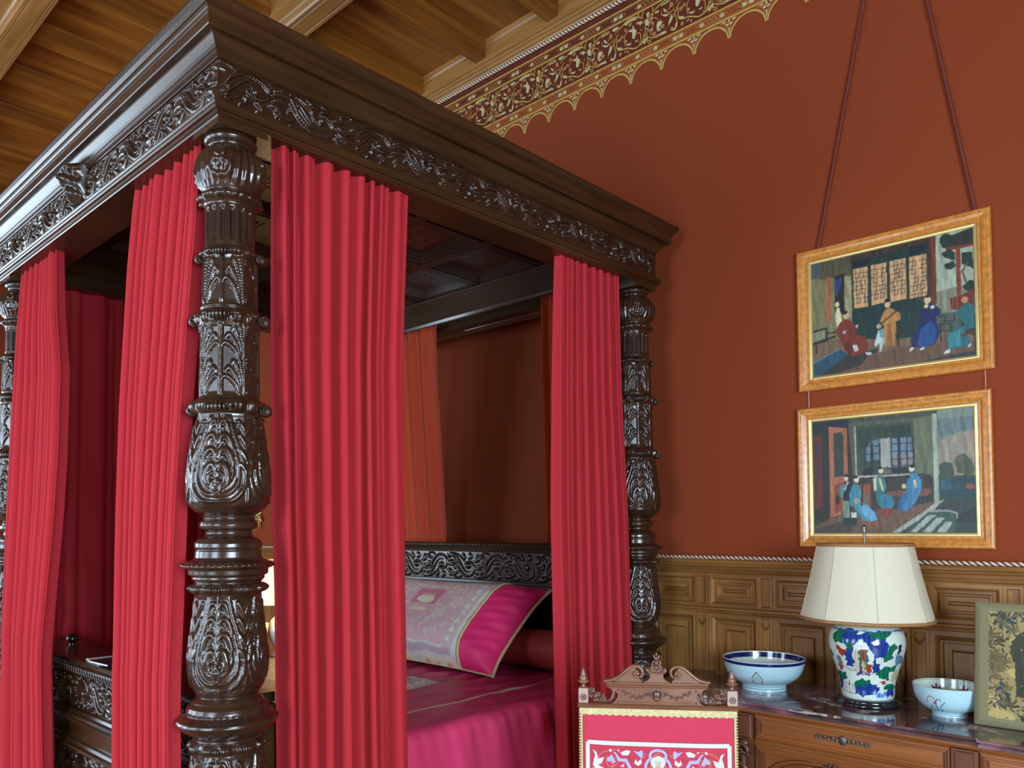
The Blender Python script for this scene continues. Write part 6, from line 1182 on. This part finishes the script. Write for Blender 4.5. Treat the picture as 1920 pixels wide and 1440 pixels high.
# ================================================================== BROCADE PHOTO FRAME
def photo_frame():
    Wf, Hf = .36, .425; root = empty('photo_frame', (-.722, 3.130, .9005), radians(0), 'floral brocade covered photo frame leaning at the right end of the marble slab', 'photo frame')
    lean = radians(8)
    cv = Canvas(300, 354, (150, 132, 84)); cv.warp(.005, 110, 2); cv.brush(.22, 130); rs = np.random.RandomState(9)
    for i in range(26):   # pale ground drifts
        x, y = rs.rand(2); cv.disc((x, y), rs.uniform(.03, .09), rs.uniform(.02, .05), (178, 156, 96))
    def flower(cx, cy, r, c1, c2, n=9):
        for k in range(n):
            a = 2*pi*k/n+rs.rand()*.4; L = r*rs.uniform(.7, 1.1)
            p = [(cx+L*t*cos(a+t*.8), cy+L*t*sin(a+t*.8)*.85) for t in np.linspace(.1, 1, 6)]
            cv.line(p, r*.24, c1 if k % 2 else c2); cv.line(p, r*.05, (64, 56, 36))
    ol = (84, 78, 44); br = (104, 84, 52); tl = (28, 66, 72); dk = (44, 46, 34)
    for (x, y, r, a, b) in [(.26, .88, .10, tl, dk), (.48, .90, .11, tl, (34, 74, 60)), (.70, .88, .10, br, ol), (.22, .70, .07, br, dk), (.2, .56, .09, br, ol), (.17, .42, .08, ol, (150, 132, 84)), (.22, .30, .09, br, (140, 120, 80)), (.30, .20, .09, dk, ol), (.45, .14, .08, dk, br), (.62, .12, .09, br, ol), (.8, .2, .09, ol, dk), (.82, .4, .09, br, ol), (.8, .6, .09, ol, tl), (.84, .78, .09, tl, dk)]:
        flower(x, y, r, a, b)
    cv.disc((.55, .62), .24, .19, (58, 58, 42)); cv.poly([(.36, .26), (.80, .26), (.80, .62), (.34, .62)], (54, 56, 42))
    for i in range(70):
        x, y = rs.rand(2)
        if not (.27 < x < .75 and .25 < y < .78): flower(x, y, .075, [ol, br, dk, tl][i % 4], [br, (120, 104, 62)][i % 2], 7)
    for i in range(260):
        x, y = rs.rand(2); cv.disc((x, y), .006, .006, [(120, 90, 60), (60, 60, 40), (170, 150, 100), (120, 50, 50)][i % 4])
    cv.tex = None; bc = (124, 116, 82)
    for P in ([(0, 0), (1, 0), (1, .075), (0, .075)], [(0, .93), (1, .93), (1, 1), (0, 1)], [(0, 0), (.13, 0), (.13, 1), (0, 1)], [(.88, 0), (1, 0), (1, 1), (.88, 1)]): cv.poly(P, bc)
    C = cv.out(.12, 0); nv, nu = C.shape[:2]; u = np.linspace(0, 1, nu); v = np.linspace(0, 1, nv); U, V = np.meshgrid(u, v)
    pad = .014*np.clip(np.minimum(np.minimum(U, 1-U)*Wf, np.minimum(V, 1-V)*Hf)/.02, 0, 1)**.5
    wave = .0015*np.sin(U*9+V*7)
    def tr(x, d, z): return (x, z*sin(lean)-d*cos(lean), z*cos(lean)+d*sin(lean))
    D = .004+pad+wave; X = U*Wf; Z = V*Hf
    hole = (U > .455) & (U < .455+.30) & (V > .30) & (V < .68); D = np.where(hole, .006, D)
    G = np.stack([X, Z*sin(lean)-D*cos(lean), Z*cos(lean)+D*sin(lean)], -1)
    f = link('frame_front', grid_mesh('frame_front', G, C), M['brocade'], root)
    mb = MB(); P = [tr(0, 0, 0), tr(Wf, 0, 0), tr(Wf, 0, Hf), tr(0, 0, Hf)]; Q = [tr(0, .006, 0), tr(Wf, .006, 0), tr(Wf, .006, Hf), tr(0, .006, Hf)]
    mb.add(P+Q, [(0, 1, 2, 3), (0, 4, 5, 1), (1, 5, 6, 2), (2, 6, 7, 3), (3, 7, 4, 0)])
    mb.add([tr(Wf/2-.04, -.001, .02), tr(Wf/2+.04, -.001, .02), tr(Wf/2+.02, -.001, .3), tr(Wf/2-.02, -.001, .3)], [(0, 1, 2, 3)])
    mb.add([(Wf/2-.04, .12, 0), (Wf/2+.04, .12, 0), (Wf/2+.02, .045, .3), (Wf/2-.02, .045, .3)], [(0, 1, 2, 3), (3, 2, 1, 0)])
    mb.build('frame_back', M['chair_carve'], root)
    # photograph behind the opening
    cv = Canvas(60, 80, (70, 110, 190)); cv.poly([(0, 0), (1, 0), (1, .5), (.6, .62), (.3, .5), (0, .58)], (110, 140, 190)); cv.poly([(0, 0), (1, 0), (1, .25), (0, .35)], (60, 90, 150)); cv.disc((.5, .45), .16, .18, (150, 120, 110))
    C = cv.out(0, 1); nv, nu = C.shape[:2]; U, V = np.meshgrid(np.linspace(.460, .75, nu), np.linspace(.308, .672, nv)); X = U*Wf; Z = V*Hf; D = np.full_like(X, .0075)
    link('photograph', grid_mesh('photograph', np.stack([X, Z*sin(lean)-D*cos(lean), Z*cos(lean)+D*sin(lean)], -1), C), M['paint'], root)
photo_frame()

# ================================================================== PICTURES
def picture(label, x0, x1, z0, z1, ops, cords=None, wires=None, lean=0.0):
    root = empty('framed_painting', ((x0+x1)/2, 3.496, z0), 0, label, 'painting')
    w_, h_ = x1-x0, z1-z0; cx = (x0+x1)/2
    # frame: 4 mitred lengths, profile (inset, projection)
    PR = [(0, 0), (0, .016), (.003, .021), (.008, .024), (.013, .024), (.016, .0215), (.020, .0225), (.030, .0200), (.037, .0155), (.040, .0135), (.043, .0160), (.047, .0160), (.050, .0115), (.0505, .006)]
    SL = [(.0505, .006), (.0505, .0118), (.054, .0120), (.055, .0095), (.058, .0090), (.060, .0105), (.0625, .0095), (.0645, .0050)]
    def ring(pr, mm, nm):
        mb = MB(); C4 = [(x0, z0, 1, 1), (x1, z0, -1, 1), (x1, z1, -1, -1), (x0, z1, 1, -1)]
        V = []
        for (x, z, sx, sz) in C4: V.append([(x-cx+sx*a, -d, z-z0+sz*a) for a, d in pr])
        for i in range(4):
            a, b = V[i], V[(i+1) % 4]
            for k in range(len(pr)-1): mb.add([a[k], b[k], b[k+1], a[k+1]], [(0, 1, 2, 3)])
        return mb.build(nm, mm, root)
    ring(PR, M['frame_wood'], 'picture_frame'); ring(SL, M['gilt'], 'gilt_slip')
    MB().box(-w_/2+.002, w_/2-.002, -.004, .002, .002, h_-.002).build('backing', M['oak_x'], root)
    ins = .0640; nu, nv = 380, 270
    cv = Canvas(nu, nv, (60, 60, 50)); cv.warp(.0011, 150, 4); cv.brush(.16, 90); cv.run(ops); C = cv.out(.14, 1)
    U, V = np.meshgrid(np.linspace(-w_/2+ins, w_/2-ins, nu), np.linspace(ins, h_-ins, nv))
    link('painting_panel', grid_mesh('painting_panel', np.stack([U, np.full_like(U, -.0052), V], -1), C), M['paint'], root)
    if cords:
        for (xa, za, xb, zb_) in cords: MB().tube([(xa-cx, -.010, za-z0), (xb-cx, -.012, zb_-z0)], .0058, 8).build('hanging_cord', M['cord'], root)
    if wires:
        for (xa, za, zb_) in wires: MB().tube([(xa-cx, -.010, za-z0), (xa-cx, -.010, zb_-z0)], .0011, 6).build('hanging_wire', M['wire'], root)
picture('upper painting of seated robed musicians before latticed windows, in a maple frame', -1.472, -.700, 2.198, 2.833, PIC_A, cords=[(-1.376, 2.825, -1.028, 4.452), (-.752, 2.825, -1.022, 4.452)])
picture('lower painting of blue robed ladies on a terrace with steps, in a maple frame', -1.482, -.714, 1.500, 2.122, PIC_B, wires=[(-1.429, 2.110, 2.1975), (-.733, 2.110, 2.1975)])
# gilded ornate frame on the wall beyond the bed
def gilt_mirror():
    root = empty('wall_mirror', (-6.62, 3.497, 1.62), 0, 'tall gilded frame on the red wall beyond the far side of the bed', 'mirror')
    w_, h_ = .74, .95; mb = MB()
    for off_, r in ((0, .022), (.035, .014), (.055, .008)):
        P = [(-w_/2+off_, -.02, off_), (w_/2-off_, -.02, off_), (w_/2-off_, -.02, h_-off_), (-w_/2+off_, -.02, h_-off_)]
        mb.tube(P, r, 8, closed=True)
    for k in range(40):
        for sx in (-1, 1): mb.ball((sx*(w_/2+.016), -.028, .01+k*.024), .009, seg=6)
    for sx in (-1, 1):
        for (X, Z, r) in ((w_/2+.02, h_-.06, .06), (w_/2+.06, h_+.06, .05), (w_/2-.1, h_+.10, .07), (.08, h_+.16, .06), (w_/2+.03, .04, .05)):
            P = [(sx*(X-.6*r+r*(1-t/8)*cos(t)), -.025, Z+r*(1-t/8)*sin(t)) for t in np.linspace(0, 7, 26)]
            mb.tube(P, [.010*(1-.5*i/25) for i in range(26)], 6)
    mb.build('gilt_frame', M['gilt'], root)
    MB().box(-w_/2+.05, w_/2-.05, -.012, 0, .05, h_-.05).build('mirror_glass', mat('mirror_glass', (.5, .45, .4, 1), .05, metal=1.), root)
gilt_mirror()

# ================================================================== BEYOND THE BED: side table, lit lamp, easel frame
def side_table():
    root = empty('side_table', (-5.12, 3.06, 0), 0, 'small polished side table between the far side of the bed and the wall', 'table')
    MB().box(-.38, .38, -.30, .34, .655, .68).build('tabletop', M['walnut'], root, bevel=.005)
    MB().box(-.34, .34, -.26, .30, .57, .655).build('apron', M['walnut_v'], root)
    for sx in (-1, 1):
        for sy in (-1, 1):
            MB().lathe([(.001, 0), (.015, 0), (.022, .05), (.014, .08), (.020, .30), (.026, .42), (.018, .46), (.025, .52), (.025, .58), (.001, .58)], 16, (sx*.31, .02+sy*.25, 0)).build('leg', M['walnut_v'], root)
side_table()
def lit_lamp():
    root = empty('table_lamp', (-5.15, 3.05, .68), 0, 'glowing cream pleated lamp on the side table beyond the bed', 'lamp')
    MB().lathe([(.001, 0), (.075, 0), (.078, .012), (.055, .03), (.045, .05), (.09, .13), (.10, .19), (.075, .26), (.035, .30), (.030, .33), (.001, .33)], 32).build('lamp_body', M['rim'], root)
    MB().tube([(0, 0, .32), (0, 0, .70)], .005, 8).build('lamp_rod', M['brass'], root)
    n = 96; R = []
    for i in range(16):
        t = i/15; r = .190+(.120-.190)*t; R.append([((r+.003*cos(n/2*2*pi*k/n))*cos(2*pi*k/n), (r+.003*cos(n/2*2*pi*k/n))*sin(2*pi*k/n), .375+.315*t) for k in range(n)])
    o = link('lamp_shade', grid_mesh('lamp_shade', np.array(R), wrap=True), mat('glowing_shade', (.9, .78, .5, 1), .8, emit=((1, .76, .36, 1), 1.1)), root)
    for r, z in ((.192, .375), (.121, .69)): MB().tube([(r*cos(a), r*sin(a), z) for a in np.linspace(0, 2*pi, 40)[:-1]], .005, 6, closed=True).build('shade_braid', M['shade_trim'], root)
    for nm, z, e in (('lamp_bulb_light', .74, 5), ('lamp_bulb_light', .40, 3.5)):
        l = bpy.data.lights.new(nm, 'POINT'); l.energy = e; l.color = (1, .66, .30); l.shadow_soft_size = .05
        b = bpy.data.objects.new(nm, l); COL.objects.link(b); b.location = (0, 0, z); b.parent = root
lit_lamp()
def easel_frame():
    root = empty('photo_frame', (-5.19, 2.83, .6805), radians(35), 'little gilt photo frame propped beside the glowing lamp', 'photo frame')
    mb = MB(); a = .30
    def q(x, z, d=0): return (x, z*sin(a)-d, z*cos(a))
    P = [q(-.09, .01), q(.09, .01), q(.09, .25), q(-.09, .25)]
    mb.tube([Vector(p) for p in P], .010, 8, closed=True); mb.build('gilt_border', M['gilt'], root)
    MB().add([q(-.085, .015), q(.085, .015), q(.085, .245), q(-.085, .245)], [(0, 1, 2, 3), (3, 2, 1, 0)]).build('photograph', M['rim'], root)
    MB().tube([(0, .07, .23), (0, .17, .006)], .008, 6).build('easel_leg', M['gilt'], root)
easel_frame()

# ================================================================== CHAIR
def chair():
    root = empty('chair', (-1.353, 2.096, 0), radians(34.9), 'carved walnut side chair with crimson embroidered back standing before the commode', 'chair')
    H0 = 1.037; hw = .243
    # upholstered back
    nu, nv = 60, 60; U, V = np.meshgrid(np.linspace(-1, 1, nu), np.linspace(0, 1, nv)); X = U*.232; Z = .50+V*(H0-.50)
    D = -.012-.016*(1-U**4)*(1-(2*V-1)**6)
    G = np.stack([X, D, Z], -1); link('back_upholstery', grid_mesh('back_upholstery', G), M['felt'], root)
    mb = MB(); mb.box(-.232, .232, -.012, .030, .50, H0-.001).build('back_panel', M['felt'], root)
    def surf(x, z, e=.0012):
        u = min(1, abs(x/.232)); v = (z-.50)/(H0-.50); return (x, -.012-.016*(1-u**4)*(1-(2*v-1)**6)-e, z)
    em = MB(); f1 = lambda x, z: surf(x, z, .0016); f2 = lambda x, z: surf(x, z, .0026); f3 = lambda x, z: surf(x, z, .0034)
    # white rectangular border
    x0, x1, z1, z0 = -.2135, .2135, .9325, .60
    for P in ([(x0, z1), (x1, z1)], [(x1, z1), (x1, z0)], [(x1, z0), (x0, z0)], [(x0, z0), (x0, z1)]):
        S = np.linspace(P[0], P[1], 24); ribbon(em, S, .0125, f2, 0); ribbon(em, S, .0155, f1, 2)
    zc = .8550
    def both(fn):
        for sx in (1, -1):
            for mz in (0, 1): fn(sx, mz)
    def tf(p, sx, mz):
        x, z = p; z = z if not mz else 2*.766-z
        return (sx*x, z)
    def draw(sx, mz):
        for c, P in CH_P: flatpoly(em, [tf(p, sx, mz) for p in P], f2, c)
        for c, w_, P in CH_S: ribbon(em, [tf(p, sx, mz) for p in spline(P, 22)], w_/3405., f1 if c == 3 else f2, c)
        for c, x, z, r in CH_D: disc2(em, tf((x, z), sx, mz), r/3405., f3, c, 10)
    both(draw)
    for mz in (0, 1):
        flatpoly(em, [tf(p, 1, mz) for p in CH_SH], f2, 0)
        for k in (-2, -1, 0, 1, 2):
            ribbon(em, [tf((k*.0045*t, .885-.048*(1-t)), 1, mz) for t in np.linspace(0, 1, 5)], .0012, f3, 3)
        for k in (0, 1): ribbon(em, [tf((x, .866-.014*k-.6*x*x*8), 1, mz) for x in np.linspace(-.018, .018, 7)], .0012, f3, 3)
    em.build('embroidery', [M['emb_white'], M['emb_lav'], M['emb_brown'], M['emb_cord']], root)
    # cream braid with scalloped edge
    mb = MB(); zt = H0-.002
    N = 47; top = [(-.236, zt)]; low = []
    P = [(-.238+.476*i/(N-1), H0-.0185-(.004 if i % 2 else 0)) for i in range(N)]
    for (xa, za), (xb, zb_) in zip(P[:-1], P[1:]): mb.add([surf(max(-.231, min(.231, xa)), za, .003), surf(max(-.231, min(.231, xb)), zb_, .003), surf(max(-.231, min(.231, xb)), zt, .003), surf(max(-.231, min(.231, xa)), zt, .003)], [(0, 1, 2, 3)])
    mb.box(-.238, .238, -.017, .004, H0-.020, H0-.001)
    for sx in (-1, 1):
        for i in range(60):
            z = .505+.0088*i; mb.add([(sx*.232, -.016, z), (sx*.2415, -.014, z+.0044), (sx*.232, -.016, z+.0088), (sx*.232, .02, z+.0088), (sx*.2415, .02, z+.0044), (sx*.232, .02, z)], [(0, 1, 2), (0, 5, 4, 1), (1, 4, 3, 2)] if sx > 0 else [(2, 1, 0), (1, 4, 5, 0), (2, 3, 4, 1)])
        mb.box(min(sx*.229, sx*.2335), max(sx*.229, sx*.2335), -.0185, -.012, .50, H0-.01)
    mb.build('braid_trim', M['cream'], root)
    # top rail mouldings
    mb = MB()
    mb.prism([(-.020, H0), (-.022, H0+.003), (-.019, H0+.006), (-.021, H0+.010), (-.015, H0+.013), (.030, H0+.013), (.030, H0)], -.243, .243, lambda p, q, t: (t, p, q))
    mb.build('top_rail', M['chair_wood'], root)
    # crest
    cr = MB(); W0 = .128; za = H0+.013; zb_ = H0+.064
    body = [(-W0-.012, za)]
    for t in np.linspace(0, 1, 9): body.append((-W0+.0+.014*sin(pi*t)*1-.004-.022*t**4, za+.004+(zb_-za-.004)*t))
    L_ = [(x, z) for x, z in body]; Rr = [(-x, z) for x, z in L_[::-1]]
    cr.prism(L_+Rr, -.010, .016, lambda p, q, t: (p, t, q))
    cr.prism([(-.014, zb_), (-.018, zb_+.003), (-.016, zb_+.006), (-.022, zb_+.012), (-.022, zb_+.016), (.018, zb_+.016), (.018, zb_)], -.154, .154, lambda p, q, t: (t, p, q))
    # raised panel line
    cr.tube([(-.105, -.011, za+.006), (.105, -.011, za+.006)], .002, 6)
    # pediment with two swan necks: solid web
    zp = zb_+.016
    for sx in (-1, 1):
        up = spline([(-.150, zp+.002), (-.128, zp+.006), (-.110, zp+.018), (-.092, zp+.034), (-.078, zp+.044), (-.066, zp+.047)], 24)
        web = [(-.135, zp)]+[(x, z-.003) for x, z in up[6:]]+[(-.062, zp+.034), (-.060, zp+.020), (-.052, zp+.008), (-.044, zp)]
        cr.prism([(sx*x, z) for x, z in (web if sx > 0 else web[::-1])], -.006, .012, lambda p, q, t: (p, t, q))
    cr.build('crest_rail', M['chair_wood'], root)
    for sx in (-1, 1):
        sc_ = MB()
        up = list(spline([(-.163, zp+.001), (-.145, zp+.003), (-.128, zp+.008), (-.110, zp+.020), (-.092, zp+.036), (-.078, zp+.046), (-.064, zp+.049), (-.050, zp+.044), (-.043, zp+.032), (-.046, zp+.020), (-.057, zp+.015), (-.066, zp+.020), (-.067, zp+.029), (-.060, zp+.033), (-.055, zp+.028)], 70))
        n = len(up); rad = [.0048*(1-.35*max(0, (i/n-.6)/.4)) for i in range(n)]; rad[0] = .002; rad[1] = .004
        sc_.tube([(sx*x, -.008, z) for x, z in up], rad, 8); sc_.tube([(sx*x, .006, z) for x, z in up], rad, 8)
        for k in range(7):   # leaf reeding over the volute
            t = .62+.05*k; i = min(n-2, int(t*n)); x, z = up[i]; sc_.ball((sx*x, -.013, z), .0042, 1.2, .8, 1, 8)
        sc_.ball((sx*-.058, -.010, zp+.026), .006, 1, .8, 1, 10)
        sc_.build('swan_neck', M['chair_carve' if False else 'chair_wood'], root)
    # central cartouche
    c = MB()
    ped = [(-.042, zp), (-.030, zp+.004), (-.021, zp+.012), (-.020, zp+.024), (-.028, zp+.030), (-.031, zp+.036), (-.027, zp+.044), (-.018, zp+.046), (-.012, zp+.052), (0, zp+.060)]
    c.prism(ped+[(-x, z) for x, z in ped[:-1][::-1]], -.010, .012, lambda p, q, t: (p, t, q))
    c.build('crest_pedestal', M['chair_wood'], root)
    c = MB()
    for sx in (-1, 1):
        c.tube([(sx*(.020+.009*(1-t/9)*cos(t)), -.013, zp+.036+.009*(1-t/9)*sin(t)) for t in np.linspace(1, 7.5, 22)], .0026, 6)
        c.tube([(sx*.004, -.012, zp+.050), (sx*.012, -.014, zp+.056), (sx*.011, -.013, zp+.064), (sx*.004, -.012, zp+.068)], .0032, 6)
        c.tube([(sx*.002, -.008, zp+.070), (sx*.007, -.009, zp+.078), (sx*.008, -.008, zp+.086)], [.003, .0032, .0014], 6)
    c.ball((0, -.012, zp+.046), .0095, 1, .8, .9, 10); c.ball((0, -.011, zp+.060), .0085, .9, .8, 1, 10); c.ball((0, -.008, zp+.072), .0062, .8, .8, 1.3, 8); c.ball((0, -.008, zp+.086), .0045, .8, .8, 1.6, 8)
    for k in range(-4, 5): c.ball((k*.006, -.012, zp+.031), .0032, seg=6)
    c.build('crest_finial', M['chair_carve'], root)
    # carved swag on the crest body
    s = MB(); zm = (za+zb_)/2+.001
    s.ball((0, -.014, zm+.004), .012, 1, .7, 1.15, 10); s.ball((0, -.017, zm-.008), .009, 1.3, .7, .8, 8)
    for sx in (-1, 1):
        s.tube([(sx*.012, -.014, zm+.014), (sx*.020, -.015, zm+.006), (sx*.014, -.014, zm-.004)], .003, 6)
        P = spline([(.020, zm+.008), (.038, zm+.001), (.055, zm-.006), (.072, zm-.003), (.088, zm+.006), (.104, zm+.011)], 30)
        s.tube([(sx*x, -.011, z) for x, z in P], .0018, 5)
        for i in range(0, 30, 2):
            x, z = P[min(i, len(P)-1)]; a = i*2.1; s.ball((sx*x+.003*cos(a), -.013, z+.005*sin(a)), .0034, 1.2, .7, 1, 6)
        for dz in (-.020, .016): s.ball((sx*.118, -.011, zm+dz), .0034, seg=6)
    s.build('carved_swag', M['chair_carve'], root)
    # carved side scrolls
    for sx in (-1, 1):
        s = MB(); zc = za+.002
        P = [(.132+.022-.022*cos(t), zc+.030+.026*sin(t)) for t in np.linspace(.9, -1.4, 16)]+[(.165, zc+.006), (.178, zc+.004), (.190, zc+.008)]
        s.tube([(sx*x, -.004, z) for x, z in P], [.0055]*4+[.0065]*8+[.005]*7, 8)
        s.ball((sx*.150, -.006, zc+.050), .006, seg=8)
        for k in range(9):
            t = k/8; X = .160+.046*t; Z = zc+.008+.030*t**1.2+.006*sin(k*2.3)
            s.ball((sx*X, -.008+.004*sin(k), Z), .0065, 1.2, .9, 1, 8); s.ball((sx*(X+.002), -.004, max(zc+.004, Z-.014)), .0060, 1.1, .9, 1, 8)
            s.tube([(sx*X, -.006, Z-.01), (sx*(X+.004), -.012, Z), (sx*(X-.003), -.008, Z+.010)], .0026, 5)
        s.build('carved_scroll', M['chair_carve'], root)
    # corner blocks and finials
    for sx in (-1, 1):
        b = MB().box(sx*.226-.0155, sx*.226+.0155, -.014, .018, za, za+.046).build('corner_block', M['chair_pale'], root, bevel=.003)
        r = MB(); r.tube([Vector((sx*.226+.0095*cos(a), -.0145, za+.018+.0095*sin(a))) for a in np.linspace(0, 2*pi, 20)[:-1]], .0014, 5, closed=True)
        for k in range(6): r.tube([(sx*.226, -.0145, za+.018), (sx*.226+.007*cos(k*pi/3), -.0148, za+.018+.007*sin(k*pi/3))], [.0012, .002], 5)
        r.build('rosette', M['chair_carve'], b)
        MB().lathe([(.001, 0), (.007, 0), (.006, .006), (.0045, .009), (.008, .012), (.017, .017), (.0185, .020), (.013, .023), (.012, .028), (.0135, .031), (.0095, .035), (.008, .042), (.0085, .045), (.0045, .050), (.0050, .054), (.0025, .058), (.001, .060)], 20, (sx*.226, .002, za+.046)).build('finial', M['chair_wood'], root)
    # seat, posts, legs, stretchers
    for sx in (-1, 1):
        MB().prism([(sx*.238-.016, .0), (sx*.238+.016, .0), (sx*.226+.014, .50), (sx*.226+.014, H0), (sx*.226-.014, H0), (sx*.226-.014, .50)], .002, .034, lambda p, q, t: (p, t+(max(0, .45-q)*.12), q)).build('rear_leg', M['chair_wood'], root)
        MB().lathe([(.001, 0), (.022, 0), (.026, .02), (.016, .05), (.022, .09), (.016, .13), (.020, .28), (.024, .30), (.018, .33), (.026, .36), (.026, .43), (.001, .43)], 20, (sx*.235, -.44, 0)).build('front_leg', M['chair_wood'], root)
    MB().box(-.255, .255, -.465, .02, .40, .455).build('seat_rail', M['chair_wood'], root, bevel=.004)
    nu = 40; U, V = np.meshgrid(np.linspace(-1, 1, nu), np.linspace(-1, 1, nu)); G = np.stack([U*.252, -.225+V*.235, .455+.055*((1-U**6)*(1-V**6))**.5], -1)
    link('seat_cushion', grid_mesh('seat_cushion', G), M['felt'], root)
    for y in (-.42, .06): MB().tube([(-.235, y, .16), (.235, y, .16)], .013, 10).build('stretcher', M['chair_wood'], root)
chair()
